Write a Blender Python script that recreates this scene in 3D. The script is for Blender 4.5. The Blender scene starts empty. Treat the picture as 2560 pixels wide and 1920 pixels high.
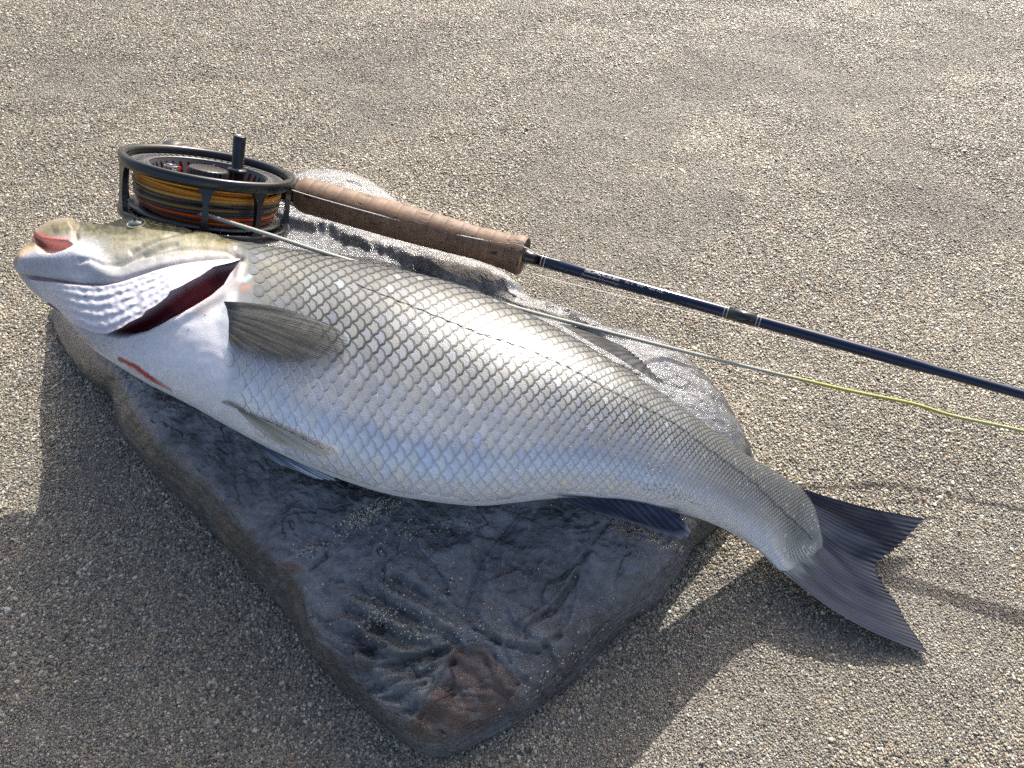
import bpy, math, random
import numpy as np
from mathutils import Vector, Matrix
from mathutils.bvhtree import BVHTree
rng = np.random.default_rng(7); random.seed(7)
sc = bpy.context.scene; col = sc.collection
PI = math.pi

# ---------------------------------------------------------------- camera, sky, sun, exposure
F = 1934.0; CH = 0.50; PITCH = math.radians(55)          # focal length in photo pixels, camera height, pitch down
cam = bpy.data.cameras.new('camera'); camo = bpy.data.objects.new('camera', cam); col.objects.link(camo)
camo.location = (0, 0, CH); camo.rotation_euler = (PI/2 - PITCH, 0, 0)
cam.sensor_width = 36; cam.lens = 36*F/2560; cam.clip_start = 0.01; cam.clip_end = 400
sc.camera = camo
SUN_EL = math.radians(34); SUN_AZ = math.radians(19)       # azimuth measured from +Y towards +X
w = bpy.data.worlds.new('World'); sc.world = w; w.use_nodes = True
nt = w.node_tree; sky = nt.nodes.new('ShaderNodeTexSky'); sky.sky_type = 'NISHITA'; sky.sun_disc = False
sky.sun_elevation = SUN_EL; sky.sun_rotation = SUN_AZ; sky.air_density = .75; sky.dust_density = 5.0; sky.ozone_density = .35
bg = nt.nodes['Background']; nt.links.new(sky.outputs[0], bg.inputs[0]); bg.inputs[1].default_value = 0.15
sl = bpy.data.lights.new('sun', 'SUN'); sl.energy = 3.9; sl.angle = math.radians(0.53); sl.color = (1, .95, .875)
so = bpy.data.objects.new('sun', sl); col.objects.link(so)
sdir = Vector((math.sin(SUN_AZ)*math.cos(SUN_EL), math.cos(SUN_AZ)*math.cos(SUN_EL), math.sin(SUN_EL)))
so.rotation_euler = sdir.to_track_quat('Z', 'Y').to_euler(); so.location = sdir*3
sc.view_settings.view_transform = 'Standard'; sc.view_settings.look = 'None'
sc.view_settings.exposure = 1.02; sc.view_settings.gamma = 1; sc.view_settings.use_curve_mapping = False
sc.cycles.use_denoising = False; sc.cycles.use_adaptive_sampling = False; sc.cycles.max_bounces = 6; sc.cycles.transparent_max_bounces = 8

# ---------------------------------------------------------------- helpers
O = np.array([0, 0, CH]); RX = np.array([1., 0, 0])
UP = np.array([0, math.sin(PITCH), math.cos(PITCH)]); FW = np.array([0, math.cos(PITCH), -math.sin(PITCH)])
def P(x, y, z):
    x, y, z = np.broadcast_arrays(np.asarray(x, float), np.asarray(y, float), np.asarray(z, float))
    d = FW + RX*((x-1280)/F)[..., None] - UP*((y-960)/F)[..., None]
    return O + d*((z-CH)/d[..., 2])[..., None]
def Q(p):
    v = np.asarray(p)-O; dd = v@FW
    return np.stack([1280+F*(v@RX)/dd, 960-F*(v@UP)/dd], -1)
def norm(v): return v/np.maximum(np.linalg.norm(v, axis=-1, keepdims=True), 1e-12)
def sm(a, b, x):
    t = np.clip((x-a)/(b-a), 0, 1); return t*t*(3-2*t)
_perm = np.random.default_rng(3).permutation(256); _perm = np.concatenate([_perm, _perm, _perm])
_g = np.random.default_rng(4).normal(size=(256, 3)); _g /= np.linalg.norm(_g, axis=1, keepdims=True)
def perlin(x, y, z=0.0):
    x, y, z = np.broadcast_arrays(np.asarray(x, float), np.asarray(y, float), np.asarray(z, float))
    xi, yi, zi = np.floor(x).astype(int), np.floor(y).astype(int), np.floor(z).astype(int)
    xf, yf, zf = x-xi, y-yi, z-zi; xi &= 255; yi &= 255; zi &= 255
    f = lambda t: t*t*t*(t*(t*6-15)+10)
    u, v, w_ = f(xf), f(yf), f(zf); r = 0
    for dx in (0, 1):
        for dy in (0, 1):
            for dz in (0, 1):
                h = _perm[_perm[_perm[xi+dx]+yi+dy]+zi+dz]; g = _g[h]
                d = g[..., 0]*(xf-dx)+g[..., 1]*(yf-dy)+g[..., 2]*(zf-dz)
                r = r+d*(u if dx else 1-u)*(v if dy else 1-v)*(w_ if dz else 1-w_)
    return r*1.5
def fbm(x, y, z=0.0, o=4, g=.5):
    s = 0; a = 1
    for k in range(o): s = s+a*perlin(x*2**k+k*17.3, y*2**k+k*9.1, z*2**k); a *= g
    return s
def catmull(pts, t):
    pts = np.asarray(pts, float); n = len(pts); t = np.clip(np.asarray(t, float), 0, n-1-1e-9)
    i = np.floor(t).astype(int); f = (t-i)
    if pts.ndim > 1: f = f[..., None]
    g = lambda k: pts[np.clip(i+k, 0, n-1)]
    a, b, c, d = g(-1), g(0), g(1), g(2)
    return .5*((2*b)+(-a+c)*f+(2*a-5*b+4*c-d)*f*f+(-a+3*b-3*c+d)*f**3)
def resample(pts, n, smooth=True):
    pts = np.asarray(pts, float)
    if smooth and len(pts) > 2: pts = catmull(pts, np.linspace(0, len(pts)-1, 12*len(pts)))
    L = np.concatenate([[0], np.cumsum(np.linalg.norm(np.diff(pts, axis=0), axis=1))])
    q = np.linspace(0, L[-1], n)
    return np.stack([np.interp(q, L, pts[:, k]) for k in range(pts.shape[1])], 1)
def dpoly(x, y, poly):
    poly = np.asarray(poly, float); best = np.full(np.shape(x), 1e9)
    for a, b in zip(poly[:-1], poly[1:]):
        ab = b-a; L = ab@ab; t = np.clip(((x-a[0])*ab[0]+(y-a[1])*ab[1])/max(L, 1e-9), 0, 1)
        best = np.minimum(best, np.hypot(x-a[0]-t*ab[0], y-a[1]-t*ab[1]))
    return best
def inside(x, y, poly):
    poly = np.asarray(poly, float); c = np.zeros(np.shape(x), bool); j = len(poly)-1
    for i in range(len(poly)):
        xi, yi = poly[i]; xj, yj = poly[j]
        if yi != yj: c ^= ((yi > y) != (yj > y)) & (x < (xj-xi)*(y-yi)/(yj-yi)+xi)
        j = i
    return c
def sdist(x, y, poly):                                     # positive inside
    p = list(map(tuple, poly)); d = dpoly(x, y, p+[p[0]]); return np.where(inside(x, y, p), d, -d)
def mixc(c, new, f):
    f = np.asarray(f)[..., None]; return c*(1-f)+np.asarray(new, float)*f

WL = {}
def tag(o, label=None, cat=None, kind=None, group=None):
    if label: o['label'] = label
    if cat: o['category'] = cat
    if kind: o['kind'] = kind
    if group: o['group'] = group
    return o
def empty(name, loc, label, cat):
    o = bpy.data.objects.new(name, None); col.objects.link(o); o.location = loc; o.empty_display_size = .02
    WL[o.name] = np.array(loc, float); return tag(o, label, cat)
def build(name, V, faces, mat, parent=None, colr=None, smooth=True, orient=None, uv=None):
    V = np.asarray(V, float).reshape(-1, 3)
    base = WL.get(parent.name, np.zeros(3)) if parent else np.zeros(3)
    me = bpy.data.meshes.new(name)
    F_ = np.asarray(faces) if isinstance(faces, np.ndarray) else None
    if F_ is not None:
        me.vertices.add(len(V)); me.vertices.foreach_set('co', (V-base).ravel())
        k = F_.shape[1]; me.loops.add(F_.size); me.loops.foreach_set('vertex_index', F_.ravel().astype(np.int32))
        me.polygons.add(len(F_)); me.polygons.foreach_set('loop_start', np.arange(0, F_.size, k, dtype=np.int32))
        me.update(calc_edges=True); me.validate()
    else:
        me.from_pydata((V-base).tolist(), [], faces); me.update()
    if smooth: me.polygons.foreach_set('use_smooth', np.ones(len(me.polygons), bool))
    if colr is not None:
        c = np.ones((len(V), 4)); colr = np.asarray(colr); c[:, :colr.reshape(len(V), -1).shape[1]] = colr.reshape(len(V), -1)
        a = me.color_attributes.new('Col', 'FLOAT_COLOR', 'POINT'); a.data.foreach_set('color', c.ravel())
    if mat: me.materials.append(mat)
    o = bpy.data.objects.new(name, me); col.objects.link(o)
    if parent: o.parent = parent
    WL[o.name] = base.copy()
    return o
def gridf(n, m, wrap_m=False, wrap_n=False, flip=False):
    i = np.arange(n if wrap_n else n-1); j = np.arange(m if wrap_m else m-1)
    I, J = np.meshgrid(i, j, indexing='ij'); I2 = (I+1) % n; J2 = (J+1) % m
    f = np.stack([I*m+J, I2*m+J, I2*m+J2, I*m+J2], -1).reshape(-1, 4)
    return f[:, ::-1] if flip else f
def frame(axis, up=(0, 0, 1)):
    z = norm(np.array(axis, float)); x = norm(np.cross(np.array(up, float), z)); y = np.cross(z, x); return x, y, z
def lathe(org, axis, prof, seg=32, caps=True, ph=0, arc=None):
    x, y, z = frame(axis, (0, 0, 1) if abs(norm(np.array(axis, float))[2]) < .9 else (0, 1, 0))
    a = np.linspace(0, 2*PI, seg, endpoint=False)+ph; V = []
    for t, r in prof: V.append(org+z*t+(np.cos(a)[:, None]*x+np.sin(a)[:, None]*y)*r)
    V = np.concatenate(V); f = [list(q) for q in gridf(len(prof), seg, wrap_m=True, flip=True)]
    if caps: f += [list(range(seg)), list(range((len(prof)-1)*seg, len(prof)*seg))[::-1]]
    return V, f
def tube(pts, r, seg=8):
    pts = np.asarray(pts, float); r = np.broadcast_to(r, (len(pts),)); t = norm(np.gradient(pts, axis=0))
    x = norm(np.cross(t, np.array([0.03, 0.05, 1.]))); y = np.cross(t, x)
    a = np.linspace(0, 2*PI, seg, endpoint=False)
    V = pts[:, None]+(np.cos(a)[None, :, None]*x[:, None]+np.sin(a)[None, :, None]*y[:, None])*r[:, None, None]
    return V.reshape(-1, 3), gridf(len(pts), seg, wrap_m=True, flip=True)
def box(c, ax, h):
    c = np.array(c); V = [c+ax[0]*h[0]*i+ax[1]*h[1]*j+ax[2]*h[2]*k for i in (-1, 1) for j in (-1, 1) for k in (-1, 1)]
    return np.array(V), [[0, 1, 3, 2], [4, 6, 7, 5], [0, 4, 5, 1], [2, 3, 7, 6], [0, 2, 6, 4], [1, 5, 7, 3]]
def join(parts):
    V = []; Fs = []; n = 0
    for v, f in parts: V.append(np.asarray(v).reshape(-1, 3)); Fs += [[int(i)+n for i in q] for q in f]; n += len(V[-1])
    return np.concatenate(V), Fs

# ---------------------------------------------------------------- materials
class NT:
    def __init__(s, name):
        s.m = bpy.data.materials.new(name); s.m.use_nodes = True; s.t = s.m.node_tree; s.b = s.t.nodes['Principled BSDF']
    def n(s, typ, **k):
        d = s.t.nodes.new(typ)
        for a, v in k.items():
            if a.startswith('i_'): d.inputs[a[2:].replace('_', ' ')].default_value = v
            else: setattr(d, a, v)
        return d
    def l(s, a, b): s.t.links.new(a, b)
    def set(s, **k):
        for a, v in k.items(): s.b.inputs[a.replace('_', ' ')].default_value = v
        return s
    def coord(s): return s.n('ShaderNodeTexCoord').outputs['Object']
    def noise(s, scale, detail=4, rough=.55, vec=None, dist=0):
        d = s.n('ShaderNodeTexNoise'); d.inputs['Scale'].default_value = scale; d.inputs['Detail'].default_value = detail
        d.inputs['Roughness'].default_value = rough; d.inputs['Distortion'].default_value = dist
        s.l(vec if vec is not None else s.coord(), d.inputs['Vector']); return d.outputs[0]
    def ramp(s, fac, stops):
        r = s.n('ShaderNodeValToRGB'); e = r.color_ramp.elements
        for i, (p, c) in enumerate(stops):
            x = e[i] if i < 2 else e.new(p)
            x.position = p; x.color = (*c, 1) if isinstance(c, tuple) else (c, c, c, 1)
        s.l(fac, r.inputs[0]); return r.outputs[0]
    def mix(s, a, b, fac, mode='MIX'):
        m = s.n('ShaderNodeMix', data_type='RGBA', blend_type=mode)
        for v, i in ((fac, 0), (a, 6), (b, 7)):
            if isinstance(v, (int, float)): m.inputs[i].default_value = v if i == 0 else (v, v, v, 1)
            elif isinstance(v, tuple): m.inputs[i].default_value = (*v, 1)
            else: s.l(v, m.inputs[i])
        return m.outputs[2]
    def bump(s, h, strength=.5, dist=.001, prev=None):
        b = s.n('ShaderNodeBump'); b.inputs['Strength'].default_value = strength; b.inputs['Distance'].default_value = dist
        s.l(h, b.inputs['Height']); s.l(b.outputs[0], s.b.inputs['Normal'])
        if prev is not None: s.l(prev, b.inputs['Normal'])
        return b.outputs[0]
    def attr(s, name='Col', typ='GEOMETRY'):
        a = s.n('ShaderNodeAttribute', attribute_type=typ); a.attribute_name = name; return a
def simple(name, c, rough=.4, metal=0, coat=0, bump=None, spec=.5):
    t = NT(name); t.set(Base_Color=(*c, 1), Roughness=rough, Metallic=metal, Coat_Weight=coat, Specular_IOR_Level=spec)
    n = t.noise(60, 3); v = t.mix(tuple(x*.85 for x in c), tuple(min(1, x*1.12) for x in c), n); t.l(v, t.b.inputs['Base Color'])
    if bump: t.bump(t.noise(bump[0], 4), bump[1], bump[2])
    return t.m

def m_sand():
    t = NT('sand_surface'); c = t.coord()
    v = t.n('ShaderNodeTexVoronoi'); v.inputs['Scale'].default_value = 900; t.l(c, v.inputs['Vector'])
    k = t.n('ShaderNodeSeparateColor'); t.l(v.outputs['Color'], k.inputs[0])
    r = t.ramp(k.outputs[0], [(0, (.07, .066, .058)), (.35, (.13, .124, .108)), (.7, (.20, .19, .165)), (1, (.28, .265, .23))])
    big = t.ramp(t.noise(9, 3), [(.3, .78), (.7, 1.15)])
    t.l(t.mix(r, big, 1.0, 'MULTIPLY'), t.b.inputs['Base Color']); t.set(Roughness=.7)
    b1 = t.bump(v.outputs['Distance'], 1.0, .0012); t.bump(t.noise(400, 3), .5, .0008, b1); return t.m
def m_grain():
    t = NT('sand_grain'); a = t.attr('gcol', 'INSTANCER'); t.l(a.outputs['Color'], t.b.inputs['Base Color'])
    t.set(Roughness=.42, Specular_IOR_Level=.45); return t.m
def m_graincol():
    t = NT('loose_sand_grain'); t.l(t.attr().outputs['Color'], t.b.inputs['Base Color']); t.set(Roughness=.5); return t.m
def m_rock():
    t = NT('wet_slate'); a = t.attr().outputs['Color']; al = t.attr().outputs['Alpha']; c = t.coord()
    mp = t.n('ShaderNodeMapping'); mp.inputs['Rotation'].default_value = (0, 0, .6); mp.inputs['Scale'].default_value = (1, 2.6, 1); t.l(c, mp.inputs[0])
    st = t.ramp(t.noise(28, 8, .68, mp.outputs[0], 1.2), [(.34, .55), (.5, .95), (.68, 1.6)])
    fi = t.ramp(t.noise(210, 6, .7), [(.32, .6), (.68, 1.5)])
    v = t.mix(a, st, .85, 'MULTIPLY'); v = t.mix(v, fi, .8, 'MULTIPLY')
    hl = t.ramp(t.noise(46, 9, .72, c, 2.2), [(.52, 0.), (.64, .7)])
    v = t.mix(v, (.15, .16, .18), hl)
    t.l(v, t.b.inputs['Base Color'])
    ro = t.ramp(t.noise(35, 5), [(.35, .16), (.65, .38)]); t.l(ro, t.b.inputs['Roughness'])
    b = t.bump(t.noise(70, 9, .72, mp.outputs[0], .6), .55, .0045); t.bump(t.noise(380, 6, .75), .6, .0011, b)
    t.set(Specular_IOR_Level=.6, Coat_Weight=.9, Coat_Roughness=.12); t.l(t.b.inputs['Normal'].links[0].from_socket, t.b.inputs['Coat Normal']); return t.m
def m_fish(name, rough=.38, metal=.0, coat=.15, bump=.25, bs=900, spec=.4):
    t = NT(name); a = t.attr().outputs['Color']
    n = t.ramp(t.noise(350, 4, .6), [(.3, .86), (.7, 1.12)]); t.l(t.mix(a, n, .7, 'MULTIPLY'), t.b.inputs['Base Color'])
    t.set(Roughness=rough, Metallic=metal, Coat_Weight=coat, Coat_Roughness=.18, Specular_IOR_Level=spec); t.bump(t.noise(bs, 4), bump, .0004)
    return t.m
def m_fin(name, alpha=1.0, rough=.4):
    t = NT(name); a = t.attr(); t.l(a.outputs['Color'], t.b.inputs['Base Color']); t.set(Roughness=rough, Coat_Weight=0., Specular_IOR_Level=.15)
    if alpha < 1:
        m = t.n('ShaderNodeMath', operation='MULTIPLY'); m.inputs[1].default_value = alpha; t.l(a.outputs['Alpha'], m.inputs[0]); t.l(m.outputs[0], t.b.inputs['Alpha'])
    t.bump(t.noise(700, 3), .3, .0003); return t.m
def m_cork():
    t = NT('cork'); c = t.coord()
    mp = t.n('ShaderNodeMapping'); mp.inputs['Rotation'].default_value = (0, 0, ROD_ANG); mp.vector_type = 'TEXTURE'
    mp.inputs['Scale'].default_value = (5.0, 1, 1); t.l(c, mp.inputs[0])
    b = t.ramp(t.noise(160, 5, .6), [(.3, (.085, .05, .030)), (.7, (.165, .103, .063))])
    pit = t.ramp(t.noise(330, 3, .5, mp.outputs[0]), [(.63, 0.), (.68, 1.)])
    mottle = t.ramp(t.noise(38, 4), [(.4, .82), (.65, 1.12)])  # broad random variation in the cork's own tone
    t.l(t.mix(t.mix(b, mottle, 1., 'MULTIPLY'), (.02, .01, .006), pit), t.b.inputs['Base Color']); t.set(Roughness=.62)
    inv = t.n('ShaderNodeInvert'); t.l(pit, inv.inputs[1]); x = t.bump(inv.outputs[0], .5, .0006); t.bump(t.noise(500, 4), .3, .0004, x); return t.m

# ---------------------------------------------------------------- the fish: measured outline and surface
ST = np.array([ # back x,y | belly x,y | centre height | half thickness
 [44,655, 46,676, .118,.004],[58,624,60,706,.118,.013],[92,594,92,740,.119,.020],[134,562,140,772,.120,.026],
 [182,549,186,822,.121,.030],[231,559,226,866,.122,.033],[290,561,286,908,.123,.036],[350,548,350,948,.124,.038],
 [434,559,420,984,.124,.040],[506,584,482,1016,.125,.041],[600,606,560,1060,.125,.042],[700,623,648,1108,.125,.043],
 [800,641,740,1152,.125,.043],[909,660,840,1194,.125,.043],[1042,688,955,1231,.124,.043],[1169,724,1070,1252,.122,.042],
 [1300,778,1190,1264,.120,.040],[1400,828,1292,1256,.117,.037],[1497,884,1392,1246,.113,.034],[1584,938,1490,1249,.108,.031],
 [1645,979,1575,1257,.102,.028],[1716,1029,1658,1275,.094,.025],[1792,1084,1738,1294,.079,.022],[1863,1137,1800,1318,.062,.019],
 [1925,1172,1858,1350,.046,.016],[1970,1202,1910,1389,.033,.012],[2010,1227,1960,1432,.0235,.0068],[2040,1262,2008,1414,.0195,.0036],[2062,1306,2054,1372,.018,.0010]])
NS = len(ST)
def fit_sections():
    D, V, zc, b = ST[:, 0:2], ST[:, 2:4], ST[:, 4], ST[:, 5]
    d3, v3 = P(D[:, 0], D[:, 1], zc), P(V[:, 0], V[:, 1], zc)
    C = (d3+v3)/2; e = norm(v3-d3); a = np.linalg.norm(v3-d3, axis=1)/2
    wpx = norm(V-D); tD = (D*wpx).sum(1); tV = (V*wpx).sum(1); ang = np.linspace(0, 2*PI, 73)
    def nrmpx(A, ref):
        t = np.gradient(A, axis=0); n = norm(np.stack([t[:, 1], -t[:, 0]], 1)); return n*np.sign((n*ref).sum(1))[:, None]
    nD, nV = nrmpx(D, -wpx), nrmpx(V, wpx); kD = np.maximum((nD*-wpx).sum(1), .5); kV = np.maximum((nV*wpx).sum(1), .5)
    for _ in range(40):
        pts = C[:, None]+a[:, None, None]*np.cos(ang)[None, :, None]*-e[:, None]+b[:, None, None]*np.sin(ang)[None, :, None]*np.array([0, 0, 1.])
        q = Q(pts); s = np.linalg.norm(v3-d3, axis=1)/np.linalg.norm(V-D, axis=1)
        eD = ((q-D[:, None])*nD[:, None]).sum(-1).max(1)/kD; eV = ((q-V[:, None])*nV[:, None]).sum(-1).max(1)/kV
        C += e*((eD-eV)/2*s)[:, None]*.6; a -= (eD+eV)/2*s*.6
        a = np.maximum(a, .0015)
    return C, e, a, b
fC, fE, fA, fB = fit_sections()
def surf(s, v, lift=0.0):                                   # s in stations, v: 0 back .. pi belly (upper flank), on to 2 pi underneath
    C = catmull(fC, s); e = norm(catmull(fE, s)); a = catmull(fA, s); b = catmull(fB, s)
    cv, sv = np.cos(v), np.sin(v)
    g = np.sign(sv)*np.abs(sv)**.92
    b2 = np.where(sv < 0, b*.92, b)
    return C+(-e)*(a*cv)[..., None]+np.array([0, 0, 1.])*(b2*g)[..., None]
def nrm(s, v):
    h = 1e-3; ds = surf(s+h, v)-surf(s-h, v); dv = surf(s, v+h)-surf(s, v-h)
    return norm(np.cross(dv, ds)*-1)
if (nrm(np.array([13.]), np.array([PI/2]))[0][2]) < 0: NSG = -1.
else: NSG = 1.

# head features in photo pixels
JAW = [(60,694),(100,700),(150,706),(200,711),(253,712),(300,704),(345,690),(400,672),(450,660),(510,652),(560,648),(600,647)]
RIM = [(118,760),(150,782),(178,806),(210,822),(240,832),(268,834),(305,818),(322,806),(356,790),(364,777),(392,762),(418,741),(426,727),(452,716),(480,700),(500,690),(535,666),(579,656),(602,648)]
GILL = [(262,836),(300,812),(356,780),(416,735),(452,708),(500,682),(540,660),(596,652),(572,680),(556,708),(523,736),(472,768),(418,797),(364,826),(318,838),(285,838)]
def body_disp(x, y):
    d = np.zeros(np.shape(x))
    d -= .0035*np.exp(-(dpoly(x, y, JAW)/7)**2)
    d -= .012*sm(-6, 16, sdist(x, y, GILL))
    d += .0035*np.exp(-(dpoly(x, y, [(70,650),(110,646),(150,648),(190,640),(225,655),(262,682)])/24)**2)
    MO = [(86,592),(107,599),(168,602),(184,614),(168,630),(140,638),(105,634),(90,612)]
    d -= .006*sm(-2, 7, sdist(x, y, MO))
    d -= .0016*np.exp(-(dpoly(x, y, [(206,658),(235,656),(264,668),(300,664),(350,640),(400,622),(440,612)])/5)**2)
    d += .0012*np.exp(-(dpoly(x, y, [(300,640),(350,618),(400,604),(470,590),(540,588)])/11)**2)
    d -= .0018*np.exp(-(dpoly(x, y, [(330,632),(382,606),(430,588),(480,578)])/5)**2)
    d -= .0014*np.exp(-(dpoly(x, y, [(360,640),(430,624),(500,618),(560,624),(592,640)])/4)**2)
    d += .003*np.exp(-(dpoly(x, y, [(100,586),(130,566),(170,560)])/12)**2)
    d -= .0018*np.exp(-(dpoly(x, y, [(196,560),(186,580),(190,596)])/7)**2)
    d += .0025*np.exp(-(np.hypot((x-346)/1.6, y-562)/16)**2)
    d += .0022*sm(8, -4, dpoly(x, y, [(590,640),(560,690),(520,745),(430,800)])-6)*0
    d += .0015*np.exp(-(dpoly(x, y, [(602,660),(592,700),(560,735),(480,780),(380,835),(300,846)])/9)**2)
    d += .0004*perlin(x/40, y/24, 3.)*sm(640, 520, x)
    return d
def body_color(x, y, v, s):
    f = np.clip(v/PI, 0, 1); f = np.where(v > PI, 1, f)
    stops = [0, .12, .3, .5, .68, .8, 1]
    cs = np.array([(.022,.025,.027),(.042,.047,.050),(.075,.083,.089),(.135,.147,.157),(.25,.268,.29),(.62,.64,.66),(.76,.76,.75)])
    c = np.stack([np.interp(f, stops, cs[:, k]) for k in range(3)], -1)
    c = mixc(c, (.36,.375,.40), sm(640, 520, x)*sm(.3, .6, f)*.6)
    c = mixc(c, (.17,.165,.12), np.exp(-(np.hypot((x-690)/110, (y-690)/60))**2)*.55)
    tl = sm(23.6, 26.6, s); c = mixc(c, (.10,.12,.13), tl*sm(1.0, .6, f)*.85); c = mixc(c, (.035,.048,.058), sm(24.8, 26.4, s)*.95*(1-.8*sm(.72, .9, f)*sm(26.8, 26, s)))
    # head
    h = sm(612, 585, x+.10*(y-640))*sm(700, 560, x)
    yj = np.interp(x, [p[0] for p in JAW], [p[1] for p in JAW]); yd = np.interp(x, ST[:, 0], ST[:, 1])
    q = np.clip((y-yd)/np.maximum(yj-yd, 8), 0, 3)
    nn = fbm(x/15, y/9, 1., 3)
    hs = [0, .12, .3, .5, .75, 1, 3]
    hc = np.array([(.04,.04,.025),(.09,.085,.045),(.19,.175,.11),(.235,.225,.175),(.29,.288,.275),(.39,.39,.40),(.66,.66,.68)])
    gold = np.stack([np.interp(q+nn*.16, hs, hc[:, k]) for k in range(3)], -1)
    wh = np.array([.36,.37,.40]); leftw = sm(300, 215, x+nn*30)*sm(.12, .42, q)
    gold = mixc(gold, wh, leftw)
    gold = mixc(gold, (.09,.09,.065), sm(9, 2, dpoly(x, y, [(335,630),(382,604),(430,588),(480,578),(540,594)])+nn*5)*.75)
    gold = mixc(gold, (.15,.13,.09), sm(4, 1, dpoly(x, y, [(360,640),(430,624),(500,618),(560,624),(592,640)]))*.6)
    gold = mixc(gold, (.16,.15,.14), sm(-2, 5, sdist(x, y, [(566,608),(598,606),(601,640),(592,640)]))*.9)
    gold = mixc(gold, (.50,.55,.60), sm(5, 3, np.hypot(x-588, (y-620)*.8))*.9)
    gold = mixc(gold, (.04,.05,.06), sm(3, 2, np.hypot(x-588, (y-620)*.8)))
    gold = mixc(gold, (.45,.36,.24), sm(.25, .0, q)*sm(230, 100, x)*.5)
    gold = gold*(1+.30*fbm(x/5, y/3.5, 12., 2)*sm(1.0, .6, q))[..., None]
    c = mixc(c, gold, h)
    c = mixc(c, (.62,.15,.12), sm(14, 3, dpoly(x, y, [(92,594),(128,602),(166,604)]))*.85*h)
    c = mixc(c, (.58,.27,.21), sm(-1, 3, sdist(x, y, [(88,590),(107,597),(168,600),(182,612),(168,628),(140,638),(105,634),(94,612)]))*.8)
    c = mixc(c, (.62,.40,.27), sm(16, 4, dpoly(x, y, [(62,640),(80,626),(100,622)]))*.7)
    c = mixc(c, (.50,.22,.20), sm(5, 1, dpoly(x, y, JAW[:7]))*.8)
    c = mixc(c, (.35,.33,.30), sm(9, 2, dpoly(x, y, [(42,640),(40,668),(50,700),(75,728)]))*.6)
    c = mixc(c, (.20,.17,.12), sm(16, 3, dpoly(x, y, [(108,578),(135,560),(160,553),(182,550)])+fbm(x/9, y/9, 3., 2)*8)*.7*h)
    c = mixc(c, (.22,.20,.16), sm(10, 2, dpoly(x, y, [(196,562),(200,572),(186,586),(184,596)]))*.6*h)
    # gill cavity and its pale rim
    c = mixc(c, (.20,.165,.16), sm(26, 6, dpoly(x, y, [(600,665),(590,705),(560,735),(500,778)]))*.6)
    g = sdist(x, y, GILL); c = mixc(c, (.11,.010,.018), sm(-2, 4, g))
    c = mixc(c, (.22,.03,.035), sm(0, 8, g)*sm(30, 6, dpoly(x, y, [(420,752),(470,725),(505,705)]))*.8)
    c = mixc(c, (.32,.15,.12), sm(9, 3, dpoly(x, y, [(604,722),(622,716)]))*.7)
    c = mixc(c, (.32,.42,.43), sm(9, 2, dpoly(x, y, [(612,700),(624,690)]))*.7)
    # blood streaks on the throat
    n2 = perlin(x/6, y/6, 9.)*3
    c = mixc(c, (.50,.20,.20), sm(14, 3, dpoly(x, y, [(330,920),(380,955),(425,985)])+n2)*.45)
    c = mixc(c, (.30,.0,.004), sm(8, 3, dpoly(x, y, [(300,897),(335,915),(370,940),(395,957),(424,975)])+n2)*.95)
    c = mixc(c, (.42,.10,.11), sm(4, 1, dpoly(x, y, [(165,800),(195,832),(228,864),(262,896),(290,905)])+n2*.4)*.7)
    c = mixc(c, (.55,.42,.40), sm(16, 3, dpoly(x, y, [(1255,1252),(1300,1244),(1330,1246)]))*.6)
    c = mixc(c, (.30,.33,.36), sm(40, 5, np.hypot((x-575)/.8, (y-800)/1.2)-18+n2*2)*.75)
    c = mixc(c, (.40,.42,.45), sm(60, 5, np.hypot((x-500)/1.5, (y-840)/.8)-20+n2*4)*.35)
    c = mixc(c, (.72,.68,.60), sm(60, 10, dpoly(x, y, [(430,960),(560,1010),(650,1060)]))*.4)
    return np.clip(c, .003, .9)
fish = empty('sea_bass', tuple(surf(np.array([13.]), np.array([1.5*PI]))[0]), 'large silver sea bass lying on its side on the slate rock, gill cover open', 'fish')
NL, NV = 640, 176
s_ = np.concatenate([np.linspace(0, 11, 330, endpoint=False), np.linspace(11, NS-1, NL-330)])
v_ = np.concatenate([np.linspace(0, PI, 128, endpoint=False), np.linspace(PI, 2*PI, NV-128, endpoint=False)])
Sg, Vg = np.meshgrid(s_, v_, indexing='ij')
BP = surf(Sg, Vg); BN = nrm(Sg, Vg)*NSG; px = Q(BP); upm = ((Vg < PI) | (Vg > 1.9*PI))
dd = body_disp(px[..., 0], px[..., 1])*np.where(Vg < PI, sm(0, .12, Vg)*sm(PI, PI-.12, Vg), 0)*sm(0, 1.2, Sg)
BP2 = BP+BN*dd[..., None]
bc = body_color(px[..., 0], px[..., 1], Vg, Sg); bc = np.where(upm[..., None], bc, np.array([.6, .6, .6]))
skin = m_fish('fish_skin', rough=.45, coat=.06, spec=.28)
bf = gridf(NL, NV, wrap_m=True)
capn = [list(range(NV)), list(range((NL-1)*NV, NL*NV))]
# close both ends with a fan vertex
Vb = np.concatenate([BP2.reshape(-1, 3), [BP2[0].mean(0)], [BP2[-1].mean(0)]]); nb = NL*NV
fan = [[(j+1) % NV, j, nb, nb] for j in range(NV)]
body = build('body', Vb, bf, skin, fish, np.concatenate([bc.reshape(-1, 3), [bc[0].mean(0)], [bc[-1].mean(0)]]))
bvh = BVHTree.FromPolygons([Vector(v) for v in BP2.reshape(-1, 3)], bf.tolist())
def cast(x, y, tree=None):
    d = FW+RX*((x-1280)/F)-UP*((y-960)/F); r = (tree or bvh).ray_cast(Vector(O), Vector(d))
    if r[0] is None: return None, None
    n = np.array(r[1]);  n = n if n@d < 0 else -n
    return np.array(r[0]), n

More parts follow.
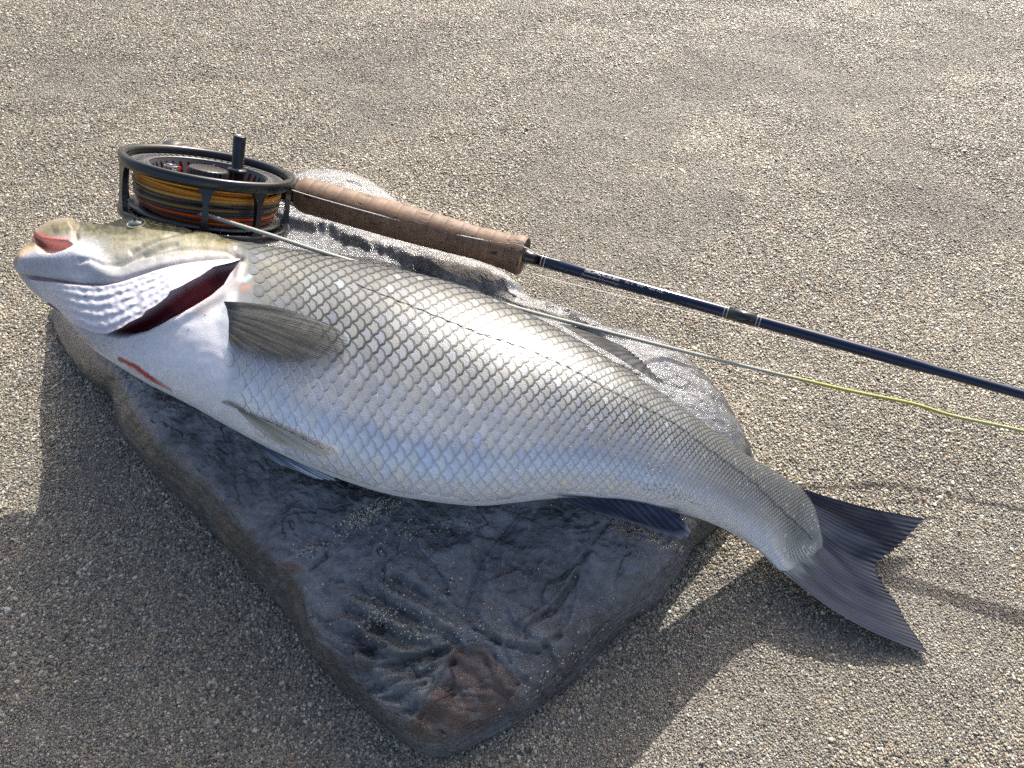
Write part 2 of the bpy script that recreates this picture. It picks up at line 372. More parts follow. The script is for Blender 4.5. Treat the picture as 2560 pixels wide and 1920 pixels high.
# scales: a staggered lattice laid over the flank, every scale its own small domed plate
def build_scales():
    sl_ = np.linspace(6, NS-1.02, 1500); cen = surf(sl_, np.full(1500, PI/2)); L = np.concatenate([[0], np.cumsum(np.linalg.norm(np.diff(cen, axis=0), axis=1))])
    vv = np.linspace(0, PI, 60); SS, VV = np.meshgrid(sl_, vv, indexing='ij'); pp = surf(SS, VV)
    seg = np.linalg.norm(np.diff(pp, axis=1), axis=2); girth = seg.sum(1)
    cum = np.concatenate([np.zeros((1500, 1)), np.cumsum(seg, 1)], 1)/girth[:, None]
    X_ = Q(pp)[..., 0]; dxdL = np.gradient(X_[:, 30])/np.gradient(L); wq = sm(25.5, 19, sl_)*.85
    off = (X_[:, 30:31]-X_)/np.maximum(dxdL, 400)[:, None]*wq[:, None]                       # columns of scales stand upright on the flank
    cmid = -np.gradient(off, axis=1)/np.maximum(np.gradient(cum*girth[:, None], axis=1), 1e-6)
    NR = 33; cols = [0.0]
    cols = [-.06]
    while cols[-1] < L[-1]+.06: cols.append(cols[-1]+max(1.45*np.interp(cols[-1], L, girth)/NR, .0016)/2)
    out = []; seg_n = 10
    ph = np.linspace(0, 2*PI, seg_n, endpoint=False)
    rings = [(0, 0)]+[(.72, a) for a in ph]+[(.84, a) for a in ph]+[(1.0, a) for a in ph]
    rr = np.array([r for r, a in rings]); aa = np.array([a for r, a in rings])
    al = rr*np.cos(aa); be = rr*np.sin(aa)
    al = np.where(al < 0, al*1.15, al*np.where(np.abs(be) > .5, 1.0, 1.0))
    faces = [[0, 1+k, 1+(k+1) % seg_n] for k in range(seg_n)]+[[1+o_+k, 1+o_+seg_n+k, 1+o_+seg_n+(k+1) % seg_n, 1+o_+(k+1) % seg_n] for o_ in (0, seg_n) for k in range(seg_n)]
    for i, Lx in enumerate(cols):
        for j in range(NR):
            if (i+j) % 2: continue
            u = (j+.5)/NR+rng.normal(0, .0012); Lc = min(max(Lx, 0), L[-1]); k0 = min(int(np.searchsorted(L, Lc)), 1499)
            v0 = np.interp(u, cum[k0], vv); Le = Lx+np.interp(v0, vv, off[k0])
            if Le < 0 or Le > L[-1]: continue
            k0 = min(int(np.searchsorted(L, Le)), 1499); g = girth[k0]; h = g/NR; pit = max(1.45*h, .0016); s0 = np.interp(Le, L, sl_)
            v0 = np.interp(u, cum[k0], vv); sh = np.interp(v0, vv, cmid[k0])
            dsdL = (np.interp(Le+.001, L, sl_)-np.interp(Le-.001, L, sl_))/.002
            if v0 < .03 or v0 > PI-.05: continue
            p0 = surf(np.array([s0]), np.array([v0]))[0]; x, y = Q(p0)
            xb = np.interp(y, [560, 610, 660, 735, 760, 900, 1010, 1300], [612, 606, 628, 636, 600, 545, 600, 700])
            if x < xb+rng.normal(0, 4) or s0 > NS-1.6: continue
            k = 1.06+rng.normal(0, .03)
            size = k*(.8+.2*sm(0, 60, x-xb))
            un = u+be*size*1.02/NR
            vs = np.interp(np.clip(un, 0.0, 1), cum[k0], vv); ss = s0+(al*size*1.02*pit*.66+.15*pit-be*size*1.02*h*sh)*dsdL
            ss = np.clip(ss, 0, NS-1.001)
            N = nrm(ss, np.clip(vs, .01, PI-.01))*NSG; B = surf(ss, vs)
            lift = h*(.035+.06*al)+h*.012*(1-rr**2)
            V = B+N*lift[:, None]
            f = v0/PI
            bx, by = Q(V).T
            c = body_color(bx, by, vs, ss)
            front = sm(560, 720, x-.0*y)
            c = mixc(c, (.17,.18,.182), .3*sm(.05, .25, f)*sm(.62, .4, f)*np.ones(len(V)))
            t = rng.normal(0, 1, 3); t[1] += .8*float(perlin(x/60, y/60, 8.)); c = c*(1+.08*t[0]*float(np.interp(f, [0, .5, .75], [1, 1, .25])))*np.array([1+.026*t[1], 1+.01*t[1], 1-.036*t[1]])
            if rng.random() < .04: c = mixc(c, (.45,.55,.62), .2*np.ones(len(V)))
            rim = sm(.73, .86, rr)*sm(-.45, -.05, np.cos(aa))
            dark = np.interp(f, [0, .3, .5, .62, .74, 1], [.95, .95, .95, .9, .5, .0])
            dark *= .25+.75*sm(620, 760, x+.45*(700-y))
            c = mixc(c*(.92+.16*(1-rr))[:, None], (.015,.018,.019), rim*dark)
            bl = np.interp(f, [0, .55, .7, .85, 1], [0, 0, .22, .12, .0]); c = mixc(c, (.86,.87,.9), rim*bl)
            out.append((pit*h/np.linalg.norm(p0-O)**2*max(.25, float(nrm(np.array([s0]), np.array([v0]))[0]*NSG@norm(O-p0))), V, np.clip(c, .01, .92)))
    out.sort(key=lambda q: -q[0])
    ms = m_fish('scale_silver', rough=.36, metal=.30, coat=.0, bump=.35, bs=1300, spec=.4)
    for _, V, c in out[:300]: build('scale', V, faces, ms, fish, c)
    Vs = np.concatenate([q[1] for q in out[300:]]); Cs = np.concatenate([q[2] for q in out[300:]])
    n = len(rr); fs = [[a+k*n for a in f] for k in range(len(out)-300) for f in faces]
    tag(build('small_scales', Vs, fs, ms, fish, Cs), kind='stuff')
build_scales()

# lateral line
LL = [(890,712),(981,747),(1115,801),(1200,835),(1300,868),(1417,918),(1525,976),(1610,1018),(1688,1060),(1750,1106),(1815,1152),(1881,1200),(1953,1270),(1998,1312),(2030,1345)]
pts = []
for x, y in resample(LL, 150):
    p, n = cast(x, y)
    if p is not None: pts.append(p+n*.0007)
pts = np.array(pts); V, f = tube(pts+np.stack([0*pts[:, 0], .0004*np.sin(np.arange(len(pts))*1.3), 0*pts[:, 0]], 1), (.00013+.00010*(np.arange(len(pts)) % 3 > 0)), 6); build('lateral_line', V, f, simple('lateral_line_skin', (.11, .11, .10), .5), fish)

# gill cover with its branchiostegal folds
def gill_cover():
    n, m = 240, 120; J = resample([(70,696),(100,701)]+JAW[2:], n); Rm = np.array(RIM, float); Rm = resample(Rm, n, False)
    Rn = resample([(118,760)]+RIM[1:], n, True); T = np.linspace(0, 1, m); nf = 5
    V = np.zeros((n, m, 3)); C = np.zeros((n, m, 3)); s = np.linspace(0, 1, n)
    for i in range(n):
        x = J[i, 0]*(1-T)+Rm[i, 0]*T; y = J[i, 1]*(1-T)+Rm[i, 1]*T
        sag = 18*np.sin(PI*T)*sm(0, .5, s[i])*sm(1, .6, s[i]); y = y+sag*.4*(1-T)
        for j in range(m):
            p, nn = cast(x[j], y[j])
            if p is None: p = P(x[j], y[j], .12)
            V[i, j] = p
    # smooth base upward: ignore the sunken cavity by interpolating heights along each strand
    Z = V[..., 2]
    xs = J[:, None, 0]*(1-T)+Rm[:, None, 0]*T; ys = J[:, None, 1]*(1-T)+Rm[:, None, 1]*T
    base = np.zeros((n, m))
    for i in range(n):
        pj = V[i, 0]; 
        q = Q(BP.reshape(-1, 3)) if False else None
    sgrid = surf_heights(xs, ys)
    env = sm(0, .18, s)*sm(1, .8, s)
    fold = np.sin(2*PI*(nf*T[None, :]**.9+.06*perlin(s*6, s*0, 2.)[:, None])); fold = np.where(fold > 0, fold**.8, -np.abs(fold)**1.2)
    spc = np.linalg.norm(Rm-J, axis=1); amp = (np.minimum(.00055, spc/nf*.000015)[:, None]*sm(.02, .2, T)*sm(1.02, .9, T)[None, :])*(.25+.85*env[:, None])
    lift = .0012+.0068*(T[None, :]**1.3)*env[:, None]+amp*fold+.0006*perlin(xs/14, ys/14, 5.)
    Zt = sgrid+lift-.003*sm(.04, 0, T)[None, :]
    top = P(xs, ys, Zt)
    und = P(xs, ys, Zt-.0011-.0006*(1-T)[None, :])
    q = sm(-.2, .9, fold)
    C = mixc(np.ones((n, m, 3))*np.array([.45,.46,.50]), (.42,.37,.43), (1-q)*.22*env[:, None])
    C = mixc(C, (.60,.46,.48), sm(.9, 1, T)[None, :]*np.ones((n, 1))*.45)
    C = mixc(C, (.40,.30,.30), sm(.05, 0, T)[None, :]*np.ones((n, 1))*.7)
    C = mixc(C, (.50,.46,.40), (sm(.72, 1, s)[:, None]*sm(.5, .0, T)[None, :])*.5)
    C = mixc(C, (.10,.09,.08), sm(5, 2, np.hypot(xs-213, ys-741))*.8)
    C = mixc(C, (.16,.13,.12), sm(4, 1.5, np.hypot(xs-232, ys-713))*.8)
    Vv = np.concatenate([top.reshape(-1, 3), und.reshape(-1, 3)]); f1 = gridf(n, m, flip=True); f2 = gridf(n, m)+n*m
    e = []
    for i in range(n-1): e += [[i*m+m-1, (i+1)*m+m-1, n*m+(i+1)*m+m-1, n*m+i*m+m-1], [i*m, n*m+i*m, n*m+(i+1)*m, (i+1)*m]]
    F_ = np.concatenate([f1, f2, np.array(e)])
    build('gill_cover', Vv, F_, m_fish('gill_membrane', rough=.42, metal=0, coat=.3, bump=.15), fish, np.concatenate([C.reshape(-1, 3)]*2))
def surf_heights(xs, ys):                                   # height of the undisplaced flank under given sight lines
    tr = surf_heights.t if hasattr(surf_heights, 't') else None
    if tr is None:
        S1, V1 = np.meshgrid(np.linspace(0, 14, 160), np.linspace(-.3, PI+.3, 80), indexing='ij'); pp = surf(S1, V1)
        tr = surf_heights.t = BVHTree.FromPolygons([Vector(v) for v in pp.reshape(-1, 3)], gridf(160, 80).tolist())
    z = np.full(xs.shape, np.nan)
    for k in np.ndindex(xs.shape):
        p, _ = cast(xs[k], ys[k], tr)
        if p is not None: z[k] = p[2]
    bad = np.isnan(z); z[bad] = .118
    return z
gill_cover()

# eye on the top edge of the head
eye_mat = simple('eye_lens', (.035, .05, .06), .08, coat=1.0); ring_mat = simple('eye_ring', (.30, .27, .14), .35)
p, n = cast(340, 557); 
if p is None: p = P(340, 562, .13); n = np.array([0, -.3, .95])
ax = norm(np.array([0, .25, .97])); V, f = lathe(p-ax*.003, ax, [(-.002, .0052), (.0020, .0058), (.0028, .0056), (.0030, .0052), (.0026, .0049)], 32); er = build('eye', V, f, ring_mat, fish)
V, f = lathe(p-ax*.003, ax, [(.001, .0050), (.0029, .0049), (.0040, .0038), (.0045, .0022), (.0047, .0005)], 28); build('lens', V, f, eye_mat, er)

# fins
def fin(name, root, tip, zr, zt, nr, base, dark, mat, parent=fish, n=220, m=40, bow0=0, bow1=0, thick=.0009, ridge=.0002, tipc=None, basec=None, alpha=None, curl=0, lift=None, jag=3.0, stripe=.8):
    Rt = resample(root, n); Tp = resample(tip, n, False); W = np.linspace(0, 1, m); u = np.linspace(0, 1, n)
    zr = np.interp(u, np.linspace(0, 1, len(zr)), zr); zt = np.interp(u, np.linspace(0, 1, len(zt)), zt)
    d = Tp-Rt; pn = np.stack([-d[:, 1], d[:, 0]], 1); pn /= np.maximum(np.linalg.norm(pn, axis=1, keepdims=True), 1e-6)
    bw = bow0*(1-u)+bow1*u
    ph = (nr*u+.9*perlin(u*nr*.22, u*0, 7.))*2*PI
    XY = Rt[:, None]*(1-W)[None, :, None]+Tp[:, None]*W[None, :, None]+pn[:, None]*(bw[:, None]*np.sin(PI*W)[None, :])[..., None]
    XY = XY+(norm(d)*(jag*(np.cos(ph)+.6*perlin(u*nr*1.3, u*0, 1.)))[:, None])[:, None]*sm(.8, 1, W)[None, :, None]
    Z = zr[:, None]*(1-W)+zt[:, None]*W+ridge*np.cos(ph)[:, None]*sm(0, .1, W)+curl*np.sin(PI*W)[None, :]+.0007*perlin(u[:, None]*7, W[None, :]*3, 6.)
    if lift is not None:
        tr = surf_heights(XY[..., 0], XY[..., 1]); Z = tr+lift(u[:, None], W[None, :])+ridge*np.cos(ph)[:, None]
    th = thick*(1-.75*W)[None, :]*np.ones((n, 1))
    top = P(XY[..., 0], XY[..., 1], Z); und = P(XY[..., 0], XY[..., 1], Z-th)
    st = (.5+.5*np.cos(ph))[:, None]*np.ones((1, m)); st2 = (.5+.5*np.cos(ph*2+1+4*perlin(u*5, u*0, 3.)))[:, None]*sm(.3, .8, W)[None, :]
    nz = fbm(u[:, None]*nr*.45, W[None, :]*1.8, 4., 4)
    C = mixc(np.ones((n, m, 3))*np.array(base), dark, np.clip((1-st)*stripe+.35+.75*nz+.15*st2, 0, 1))
    if basec is not None: C = mixc(C, basec, sm(.05, -.05, W[None, :]-.09-.10*fbm(u[:, None]*16, 0*W[None, :], 2., 3))*.9)
    if tipc is not None: C = mixc(C, tipc, sm(.72, 1, W)[None, :]*np.ones((n, 1))*.6)
    A = np.ones((n, m, 1)) if alpha is None else alpha(u[:, None]*np.ones((1, m)), W[None, :]*np.ones((n, 1)), st)[..., None]
    CC = np.concatenate([C, A], -1).reshape(-1, 4)
    Vv = np.concatenate([top.reshape(-1, 3), und.reshape(-1, 3)]); e = []
    for i in range(n-1): e += [[i*m+m-1, (i+1)*m+m-1, n*m+(i+1)*m+m-1, n*m+i*m+m-1], [i*m, n*m+i*m, n*m+(i+1)*m, (i+1)*m]]
    for j in range(m-1):
        for i in (0, n-1): e.append([i*m+j, i*m+j+1, n*m+i*m+j+1, n*m+i*m+j])
    return build(name, Vv, np.concatenate([gridf(n, m, flip=True), gridf(n, m)+n*m, np.array(e)]), mat, parent, np.concatenate([CC, CC]))
finm = m_fin('fin_skin', rough=.55); finc = m_fin('clear_fin_skin', .93, .35)
fin('tail_fin', [(1982,1214),(2008,1252),(2020,1300),(2018,1345),(2000,1386),(1974,1410),(1944,1420)],
    [(2315,1297),(2293,1317),(2262,1350),(2242,1368),(2214,1389),(2188,1413),(2193,1440),(2218,1476),(2242,1509),(2264,1552),(2297,1599),(2322,1636)],
    [.0260, .0235, .0215, .0205, .0215, .0235, .0260], [.016, .014, .012, .009, .006, .005, .005], 30, (.013,.018,.033), (.004,.006,.014), finm, n=420, m=60, bow0=8, bow1=24, thick=.0035, ridge=.00004, tipc=(.028,.032,.042), basec=(.032,.045,.056), curl=.001, jag=2.5, stripe=.16)
fin('dorsal_fin', [(1398,809),(1470,852),(1562,905),(1656,966)], [(1520,850),(1562,868),(1605,902),(1640,940)], [.116, .112, .106, .100], [.098, .093, .09, .088], 12, (.05,.056,.062), (.012,.014,.017), finm, n=120, bow0=-8, bow1=-2, thick=.0012, ridge=.00005)
fin('anal_fin', [(1391,1244),(1480,1246),(1590,1256),(1700,1284)], [(1480,1279),(1570,1305),(1656,1335),(1700,1346),(1727,1338),(1722,1316),(1703,1298)],
    [.112, .105, .099, .090], [.096, .09, .083, .078, .077, .079, .082], 14, (.05,.065,.10), (.012,.02,.045), finm, n=140, bow0=2, tipc=(.25,.26,.29), thick=.0016, ridge=.00006)
fin('pelvic_fin', [(552,1006),(566,1003),(580,1010),(592,1022)], [(826,1136),(812,1142),(770,1134),(700,1112)], [.118]*4, [.110]*4, 9, (.52,.50,.43), (.40,.36,.28), finm, n=120, stripe=.5, ridge=.0003, bow0=-6, bow1=6,
    thick=.0014, lift=lambda u, w: .0016+.0035*w, tipc=(.60,.54,.42))
fin('pelvic_fin', [(600,1080),(615,1092),(630,1103),(645,1112)], [(822,1176),(842,1201),(790,1197),(740,1176)], [.112]*4, [.100]*4, 8, (.50,.54,.60), (.12,.16,.22), finm, n=110, bow0=-4, bow1=10, thick=.0012, curl=.002, tipc=(.55,.58,.62))
def pa(u, w, st): return np.clip(.50+.25*(1-st)+.4*sm(.35, 0, w)+.3*sm(.25, 0, u)-.30*sm(.5, 1, w)-.6*sm(.6, 1, u)*sm(.1, .5, w), .05, 1)
fin('pectoral_fin', [(548,753),(556,775),(562,800),(566,825),(570,848)], [(812,806),(845,822),(870,846),(866,868),(825,887),(753,905),(681,908),(625,893)], [.15]*5, [.15]*5, 46, (.12,.12,.105), (.03,.031,.03), finc, n=400, stripe=.55, m=60,
    bow0=-14, bow1=10, thick=.0006, ridge=.00003, lift=lambda u, w: -.0007+.0030*sm(0, .16, w)+.0030*np.sin(PI*np.clip(w, 0, 1)*.8)*(1-.4*u), basec=(.03,.037,.042), alpha=pa, jag=2)

# ---------------------------------------------------------------- the slate rock
EDGE = [(122,764,.025),(146,812,.040),(174,852,.054),(210,888,.066),(250,914,.076),(276,928,.08),(300,975,.081),(325,1023,.081),(362,1074,.081),(398,1117,.081),(506,1207,.08),(579,1291,.078),(633,1352,.076),(669,1388,.075),(739,1453,.070),(760,1537,.067),(802,1613,.063),(895,1698,.058),(959,1765,.053),(1035,1814,.046),(1094,1832,.042),(1180,1796,.042),(1287,1742,.042),(1387,1672,.042),(1443,1615,.042),(1530,1528,.042),(1612,1472,.042),(1656,1416,.042),(1690,1372,.042),(1716,1332,.042),
 (1790,1250,.04),(1862,1160,.042),(1874,1088,.048),(1847,1020,.055),(1800,951,.06),(1738,891,.064),(1690,848,.067),(1620,814,.068),(1551,806,.068),(1504,789,.066),(1389,741,.058),(1296,694,.058),(1180,602,.056),(1076,528,.050),(984,475,.046),(903,422,.043),(833,399,.043),(752,400,.043),(706,427,.045),(600,470,.055),(450,540,.06),(300,600,.058),(190,680,.045),(128,738,.028)]
BOT = {0:(122,770),1:(137,816),2:(162,866),3:(197,922),4:(240,958),5:(276,984),6:(290,1024),7:(312,1094),8:(360,1150),9:(400,1192),10:(463,1261),11:(545,1340),12:(602,1389),13:(645,1436),14:(706,1504),15:(770,1590),16:(833,1666),17:(900,1736),18:(960,1785),19:(1020,1836),20:(1095,1862),21:(1200,1816),22:(1302,1766),23:(1402,1692),24:(1457,1640),25:(1545,1550),26:(1627,1497),27:(1670,1438),28:(1704,1390),29:(1728,1347)}
CTR = P(1000, 1050, .08)
def rock():
    E = np.array(EDGE, float); top = P(E[:, 0], E[:, 1], E[:, 2]); bot = []
    for i in range(len(E)):
        if i in BOT: bot.append(P(*BOT[i], 0.0))
        else: bot.append(np.array([*(CTR[:2]+(top[i, :2]-CTR[:2])*1.02), 0.]))
    bot = np.array(bot)
    K = 1000; t = np.linspace(0, len(E), K, endpoint=False)
    tt = catmull(np.concatenate([top[-2:], top, top[:3]]), t+2); bb = catmull(np.concatenate([bot[-2:], bot, bot[:3]]), t+2)
    ctl = [P(*c) for c in [(700,1300,.079),(900,1400,.077),(1100,1500,.069),(1300,1420,.066),(1000,1650,.061),(500,1100,.083),(230,800,.066),(330,900,.078),(1500,1400,.058),(1150,1650,.054),(850,560,.056),(1000,610,.057),(1200,690,.066),(800,450,.050),(1400,780,.076),(1540,840,.076),(1640,900,.078),(1720,980,.070),(1780,1060,.062),(680,560,.056),(900,500,.052)]]
    for k in (4, 7, 10, 12, 14, 16, 18): ctl.append(np.array([*fC[k, :2], fC[k, 2]-fB[k]*.93]))
    ctl = np.array(ctl+list(top)); X = ctl[:, :2]; ph = lambda r: r**2*np.log(r+1e-9)
    A = ph(np.linalg.norm(X[:, None]-X[None], axis=2))+np.eye(len(X))*1e-5; Pm = np.c_[np.ones(len(X)), X]
    M = np.block([[A, Pm], [Pm.T, np.zeros((3, 3))]]); sol = np.linalg.solve(M, np.r_[ctl[:, 2], 0, 0, 0])
    def hgt(x, y):
        r = ph(np.hypot(x[..., None]-X[:, 0], y[..., None]-X[:, 1])); return r@sol[:-3]+sol[-3]+sol[-2]*x+sol[-1]*y
    NR = 230; r = np.linspace(0, 1, NR)**.8; xy = CTR[:2]+(tt[None, :, :2]-CTR[:2])*r[:, None, None]
    z = np.concatenate([hgt(xy[a:a+20, :, 0], xy[a:a+20, :, 1]) for a in range(0, NR, 20)])
    x, y = xy[..., 0], xy[..., 1]; q = Q(np.stack([x, y, z], -1)); qx, qy = q[..., 0], q[..., 1]
    # layered slate: terraces that break along warped contours, plus fine relief
    wv = fbm(x*9, y*9, 2., 4); z0 = z.copy()
    lay = (x*.55+y*.84)*34+2.2*wv; ter = lay-np.floor(lay); 
    z += (.0036*(sm(.0, .07, ter)-ter))*(.25+.75*sm(-.1, .25, perlin(x*12, y*12, 8.)))
    lay2 = (x*-.35+y*.94)*95+3.0*fbm(x*14, y*14, 21., 4); t2 = lay2-np.floor(lay2); z += .0014*(sm(0, .10, t2)-t2)*sm(-.05, .3, perlin(x*10, y*14, 31.))
    z += .0022*(.35-np.abs(fbm(x*16, y*11, 40., 5)))*1.2
    z += .0034*fbm(x*20, y*20, 1., 6, .60)-.0022*sm(.05, .35, fbm(x*11, y*15, 51., 5, .6))-.0016*sm(.02, 0, np.abs(fbm(x*15+.3*fbm(x*16, y*16, 3., 4), y*22, 61., 4, .5)))
    z += .0013*np.abs(fbm(x*60, y*90, 4., 4, .6))
    z = z0+(z-z0)*(.30+.70*sm(1000, 1200, qy-.25*(qx-1000)))                 # the back is worn smooth, the near part is broken
    front = sm(1350, 1560, qy)*sm(1250, 1000, qx)
    z += front*.0050*np.sin((x*.5+y*1.1)*430+5*wv)*sm(-.3, .3, perlin(x*18, y*18, 5.))
    CR = [([(740,1282),(760,1300),(812,1310),(870,1345)],3,.002),([(812,1370),(816,1392),(770,1424),(735,1424)],4,.004),([(927,1435),(930,1465),(918,1488)],3,.003),([(765,1545),(800,1570),(850,1605),(900,1608),(975,1600)],4,.004),
      ([(1300,1268),(1200,1400),(1158,1530),(1145,1600),(1080,1640),(1000,1660),(930,1700)],3,.0025),([(1560,1262),(1470,1370),(1440,1440),(1425,1530),(1395,1590),(1380,1660)],4,.003),([(1316,1415),(1345,1440),(1365,1452),(1400,1445),(1435,1415),(1465,1385)],4,.004),([(1310,1420),(1290,1424),(1270,1412)],3,.003),
      ([(1303,1610),(1320,1628),(1350,1625)],4,.004),([(1480,1560),(1520,1520),(1600,1480),(1650,1430)],3,.002),([(1036,1483),(1048,1490),(1070,1478)],3,.002),([(1090,1760),(1150,1720),(1230,1712),(1290,1740)],5,.004),([(900,1620),(960,1640),(1040,1650),(1120,1632)],4,.0025),
      ([(760,1500),(790,1560),(870,1640),(930,1690),(960,1740)],6,.003)]
    for st_ in ([(765,1545),(800,1580),(860,1615),(960,1605)], [(775,1580),(830,1630),(900,1660),(1000,1640),(1120,1610)], [(800,1620),(860,1680),(940,1700),(1040,1680),(1130,1640)], [(840,1670),(900,1730),(980,1730),(1060,1700)], [(905,1735),(960,1770),(1020,1762)], [(1310,1560),(1390,1500),(1440,1420)], [(1180,1560),(1260,1600),(1340,1610),(1400,1570)]):
        p_ = np.array(st_, float); w1 = perlin(x*55, y*55, 9.)*5
        z += .0026*np.exp(-((dpoly(qx, qy, p_)+w1)/11)**2)-.0034*np.exp(-((dpoly(qx, qy, p_+[3, 13])+w1)/6)**2)
    z -= .005*np.exp(-(dpoly(qx, qy, [(1300,1268),(1200,1400),(1158,1530),(1140,1590),(1080,1640),(930,1700)])/34)**2)
    for poly, wd, am in CR:
        d = dpoly(qx, qy, poly)+perlin(x*70, y*70, 3.)*2.5; z -= am*.6*np.exp(-(d/wd)**2)*(.5+.5*sm(-.3, .3, perlin(x*30, y*30, 14.)))+0; z += am*.25*sm(0, 9, d)*sm(30, 9, d)*np.sign(perlin(x*25, y*25, 15.))*.5
    for poly, am in (([(690,1400),(735,1378),(800,1360),(818,1372),(812,1395),(765,1428),(712,1428)], .003), ([(1215,1460),(1250,1440),(1300,1420),(1320,1440),(1316,1470),(1262,1480)], .003), ([(1150,1615),(1220,1615),(1270,1660),(1300,1705),(1260,1760),(1150,1820),(1080,1830),(1040,1790),(1100,1690)], -.004)):
        z += am*sm(-3, 4, sdist(qx, qy, poly)+perlin(x*60, y*60, 1.)*4)
    # behind the fish: a stepped back flank with scoops
    back = sm(1100, 800, qy+.0*qx)*sm(.15, .3, y)
    z += back*(.0050*perlin(x*12, y*22, 12.)+.0008*perlin(x*45, y*60, 2.))
    stp = np.array([(600,505),(735,543),(860,590),(960,622),(1040,640),(1118,684),(1180,716),(1245,712),(1305,697),(1360,722),(1420,765),(1471,812),(1560,830),(1600,850)], float)
    yl = np.interp(qx, stp[:, 0], stp[:, 1])+18*perlin(x*40, y*20, 3.)+8*perlin(x*120, y*60, 3.); dy = qy-yl; bm_ = sm(560, 680, qx)*sm(1640, 1500, qx)*(y > .2)
    z -= bm_*(.006*sm(-4, 16, dy)*sm(170, 60, dy)); z += bm_*.003*np.exp(-((dy+25)/40)**2)
    z -= .010*(r[:, None]**26)                                # rounded rim
    topv = np.stack([x, y, z], -1)
    NSK = 34; w_ = np.linspace(0, 1, NSK)[1:]; tz = topv[-1]
    sk = []
    for k in w_:
        p = tz*(1-k)+np.c_[bb[:, :2], np.full(K, -.012)]*k
        out = norm(np.c_[bb[:, :2]-CTR[:2], np.zeros(K)])
        ang_ = np.arctan2(out[:, 1], out[:, 0])
        bulge = .006*np.sin(PI*k)*(1-.0*k)+.0028*fbm(p[:, 0]*30, p[:, 1]*30, p[:, 2]*75, 4)*np.sin(PI*min(1, k*1.2))**.5+.0012*np.sin(p[:, 2]*1500+6*perlin(p[:, 0]*20, p[:, 1]*20, 0.))
        sk.append(p+out*bulge[:, None])
    allv = np.concatenate([topv, np.array(sk)]); n = NR+NSK-1
    # colour
    q = Q(allv); qx, qy = q[..., 0], q[..., 1]; X_, Y_ = allv[..., 0], allv[..., 1]; nn = fbm(X_*16, Y_*16, 3., 4)
    c = np.ones((n, K, 3))*np.array([.085,.093,.105])
    c = mixc(c, (.155,.166,.185), sm(-.1, .45, nn)*.8); c = mixc(c, (.030,.034,.042), sm(.05, .35, fbm(X_*11, Y_*15, 51., 5, .6))*.7)
    c = mixc(c, (.16,.17,.185), sm(.015, .0, np.abs(fbm(X_*26, Y_*20, 33., 5, .6)))*.45); c = mixc(c, (.03,.033,.04), sm(.012, .0, np.abs(fbm(X_*15+.3*nn, Y_*22, 61., 4, .5)))*.5)
    c = mixc(c, (.085,.10,.085), sm(.1, .6, fbm(X_*9, Y_*9, 9., 3))*.6*sm(1150, 1400, qy))
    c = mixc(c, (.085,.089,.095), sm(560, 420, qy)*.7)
    c = mixc(c, (.085,.042,.022), sm(-10, 14, sdist(qx, qy, [(1130,1630),(1210,1612),(1262,1650),(1300,1700),(1290,1760),(1200,1830),(1060,1870),(1020,1830),(1060,1780)])+fbm(X_*45, Y_*45, 5., 4)*16)*.85)
    c = mixc(c, (.03,.016,.012), sm(0, 30, sdist(qx, qy, [(1170,1720),(1240,1715),(1250,1770),(1180,1780)])+nn*16)*.7)
    c = mixc(c, (.12,.05,.028), sm(0, 12, sdist(qx, qy, [(700,1405),(730,1400),(768,1430),(715,1436)])+nn*8)*.8)
    c = mixc(c, (.06,.045,.05), sm(0, 10, sdist(qx, qy, [(1215,1520),(1235,1490),(1262,1490),(1265,1515),(1230,1538)])+nn*6)*.7)
    c = mixc(c, (.15,.135,.11), sm(10, 40, sdist(qx, qy, [(690,1360),(740,1330),(810,1325),(810,1390),(740,1420)])+nn*20)*.35)
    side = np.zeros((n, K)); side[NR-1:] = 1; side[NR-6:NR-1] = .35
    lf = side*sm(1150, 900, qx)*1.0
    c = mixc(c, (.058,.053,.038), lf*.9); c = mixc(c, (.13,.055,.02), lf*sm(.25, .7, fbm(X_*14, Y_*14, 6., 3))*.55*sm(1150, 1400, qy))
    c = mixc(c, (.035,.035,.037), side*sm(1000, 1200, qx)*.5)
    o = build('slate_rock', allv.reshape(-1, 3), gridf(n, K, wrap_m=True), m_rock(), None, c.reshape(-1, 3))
    tag(o, 'broad flat dark slate rock with rusty front tip lying in sand under the fish', 'rock')
    return bb, BVHTree.FromPolygons([Vector(v) for v in allv.reshape(-1, 3)], gridf(n, K, wrap_m=True).tolist()), hgt
rock_bot, rock_bvh, rock_h = rock()

# ---------------------------------------------------------------- sand
rb = rock_bot[::10, :2]
def sand_h(x, y):
    d = sdist(x, y, rb) if np.size(x) < 3e6 else 0
    out = np.maximum(-d, 0)
    h = .0060*fbm(x*3.2, y*4.2, 7., 3)+.0012*perlin(x*24, y*34, 2.)
    h += .0045*np.exp(-(out/.018)**2)*(.6+.6*perlin(x*11, y*11, 5.))          # sand banked against the rock
    h -= .006*sm(0, .02, d)
    return h
gx = np.concatenate([-np.geomspace(.95, 60, 26)[::-1], np.linspace(-.9, .9, 420), np.geomspace(.95, 60, 26)])
gy = np.concatenate([-np.geomspace(.45, 60, 24)[::-1], np.linspace(-.4, 1.3, 400), np.geomspace(1.35, 120, 30)])
GX, GY = np.meshgrid(gx, gy, indexing='ij'); GZ = sand_h(GX, GY)*np.exp(-(np.maximum(np.hypot(GX, GY-.4)-.9, 0)/1.)**2)
m_s = m_sand()
tag(build('sand', np.stack([GX, GY, GZ], -1).reshape(-1, 3), gridf(len(gx), len(gy)), m_s), kind='structure')

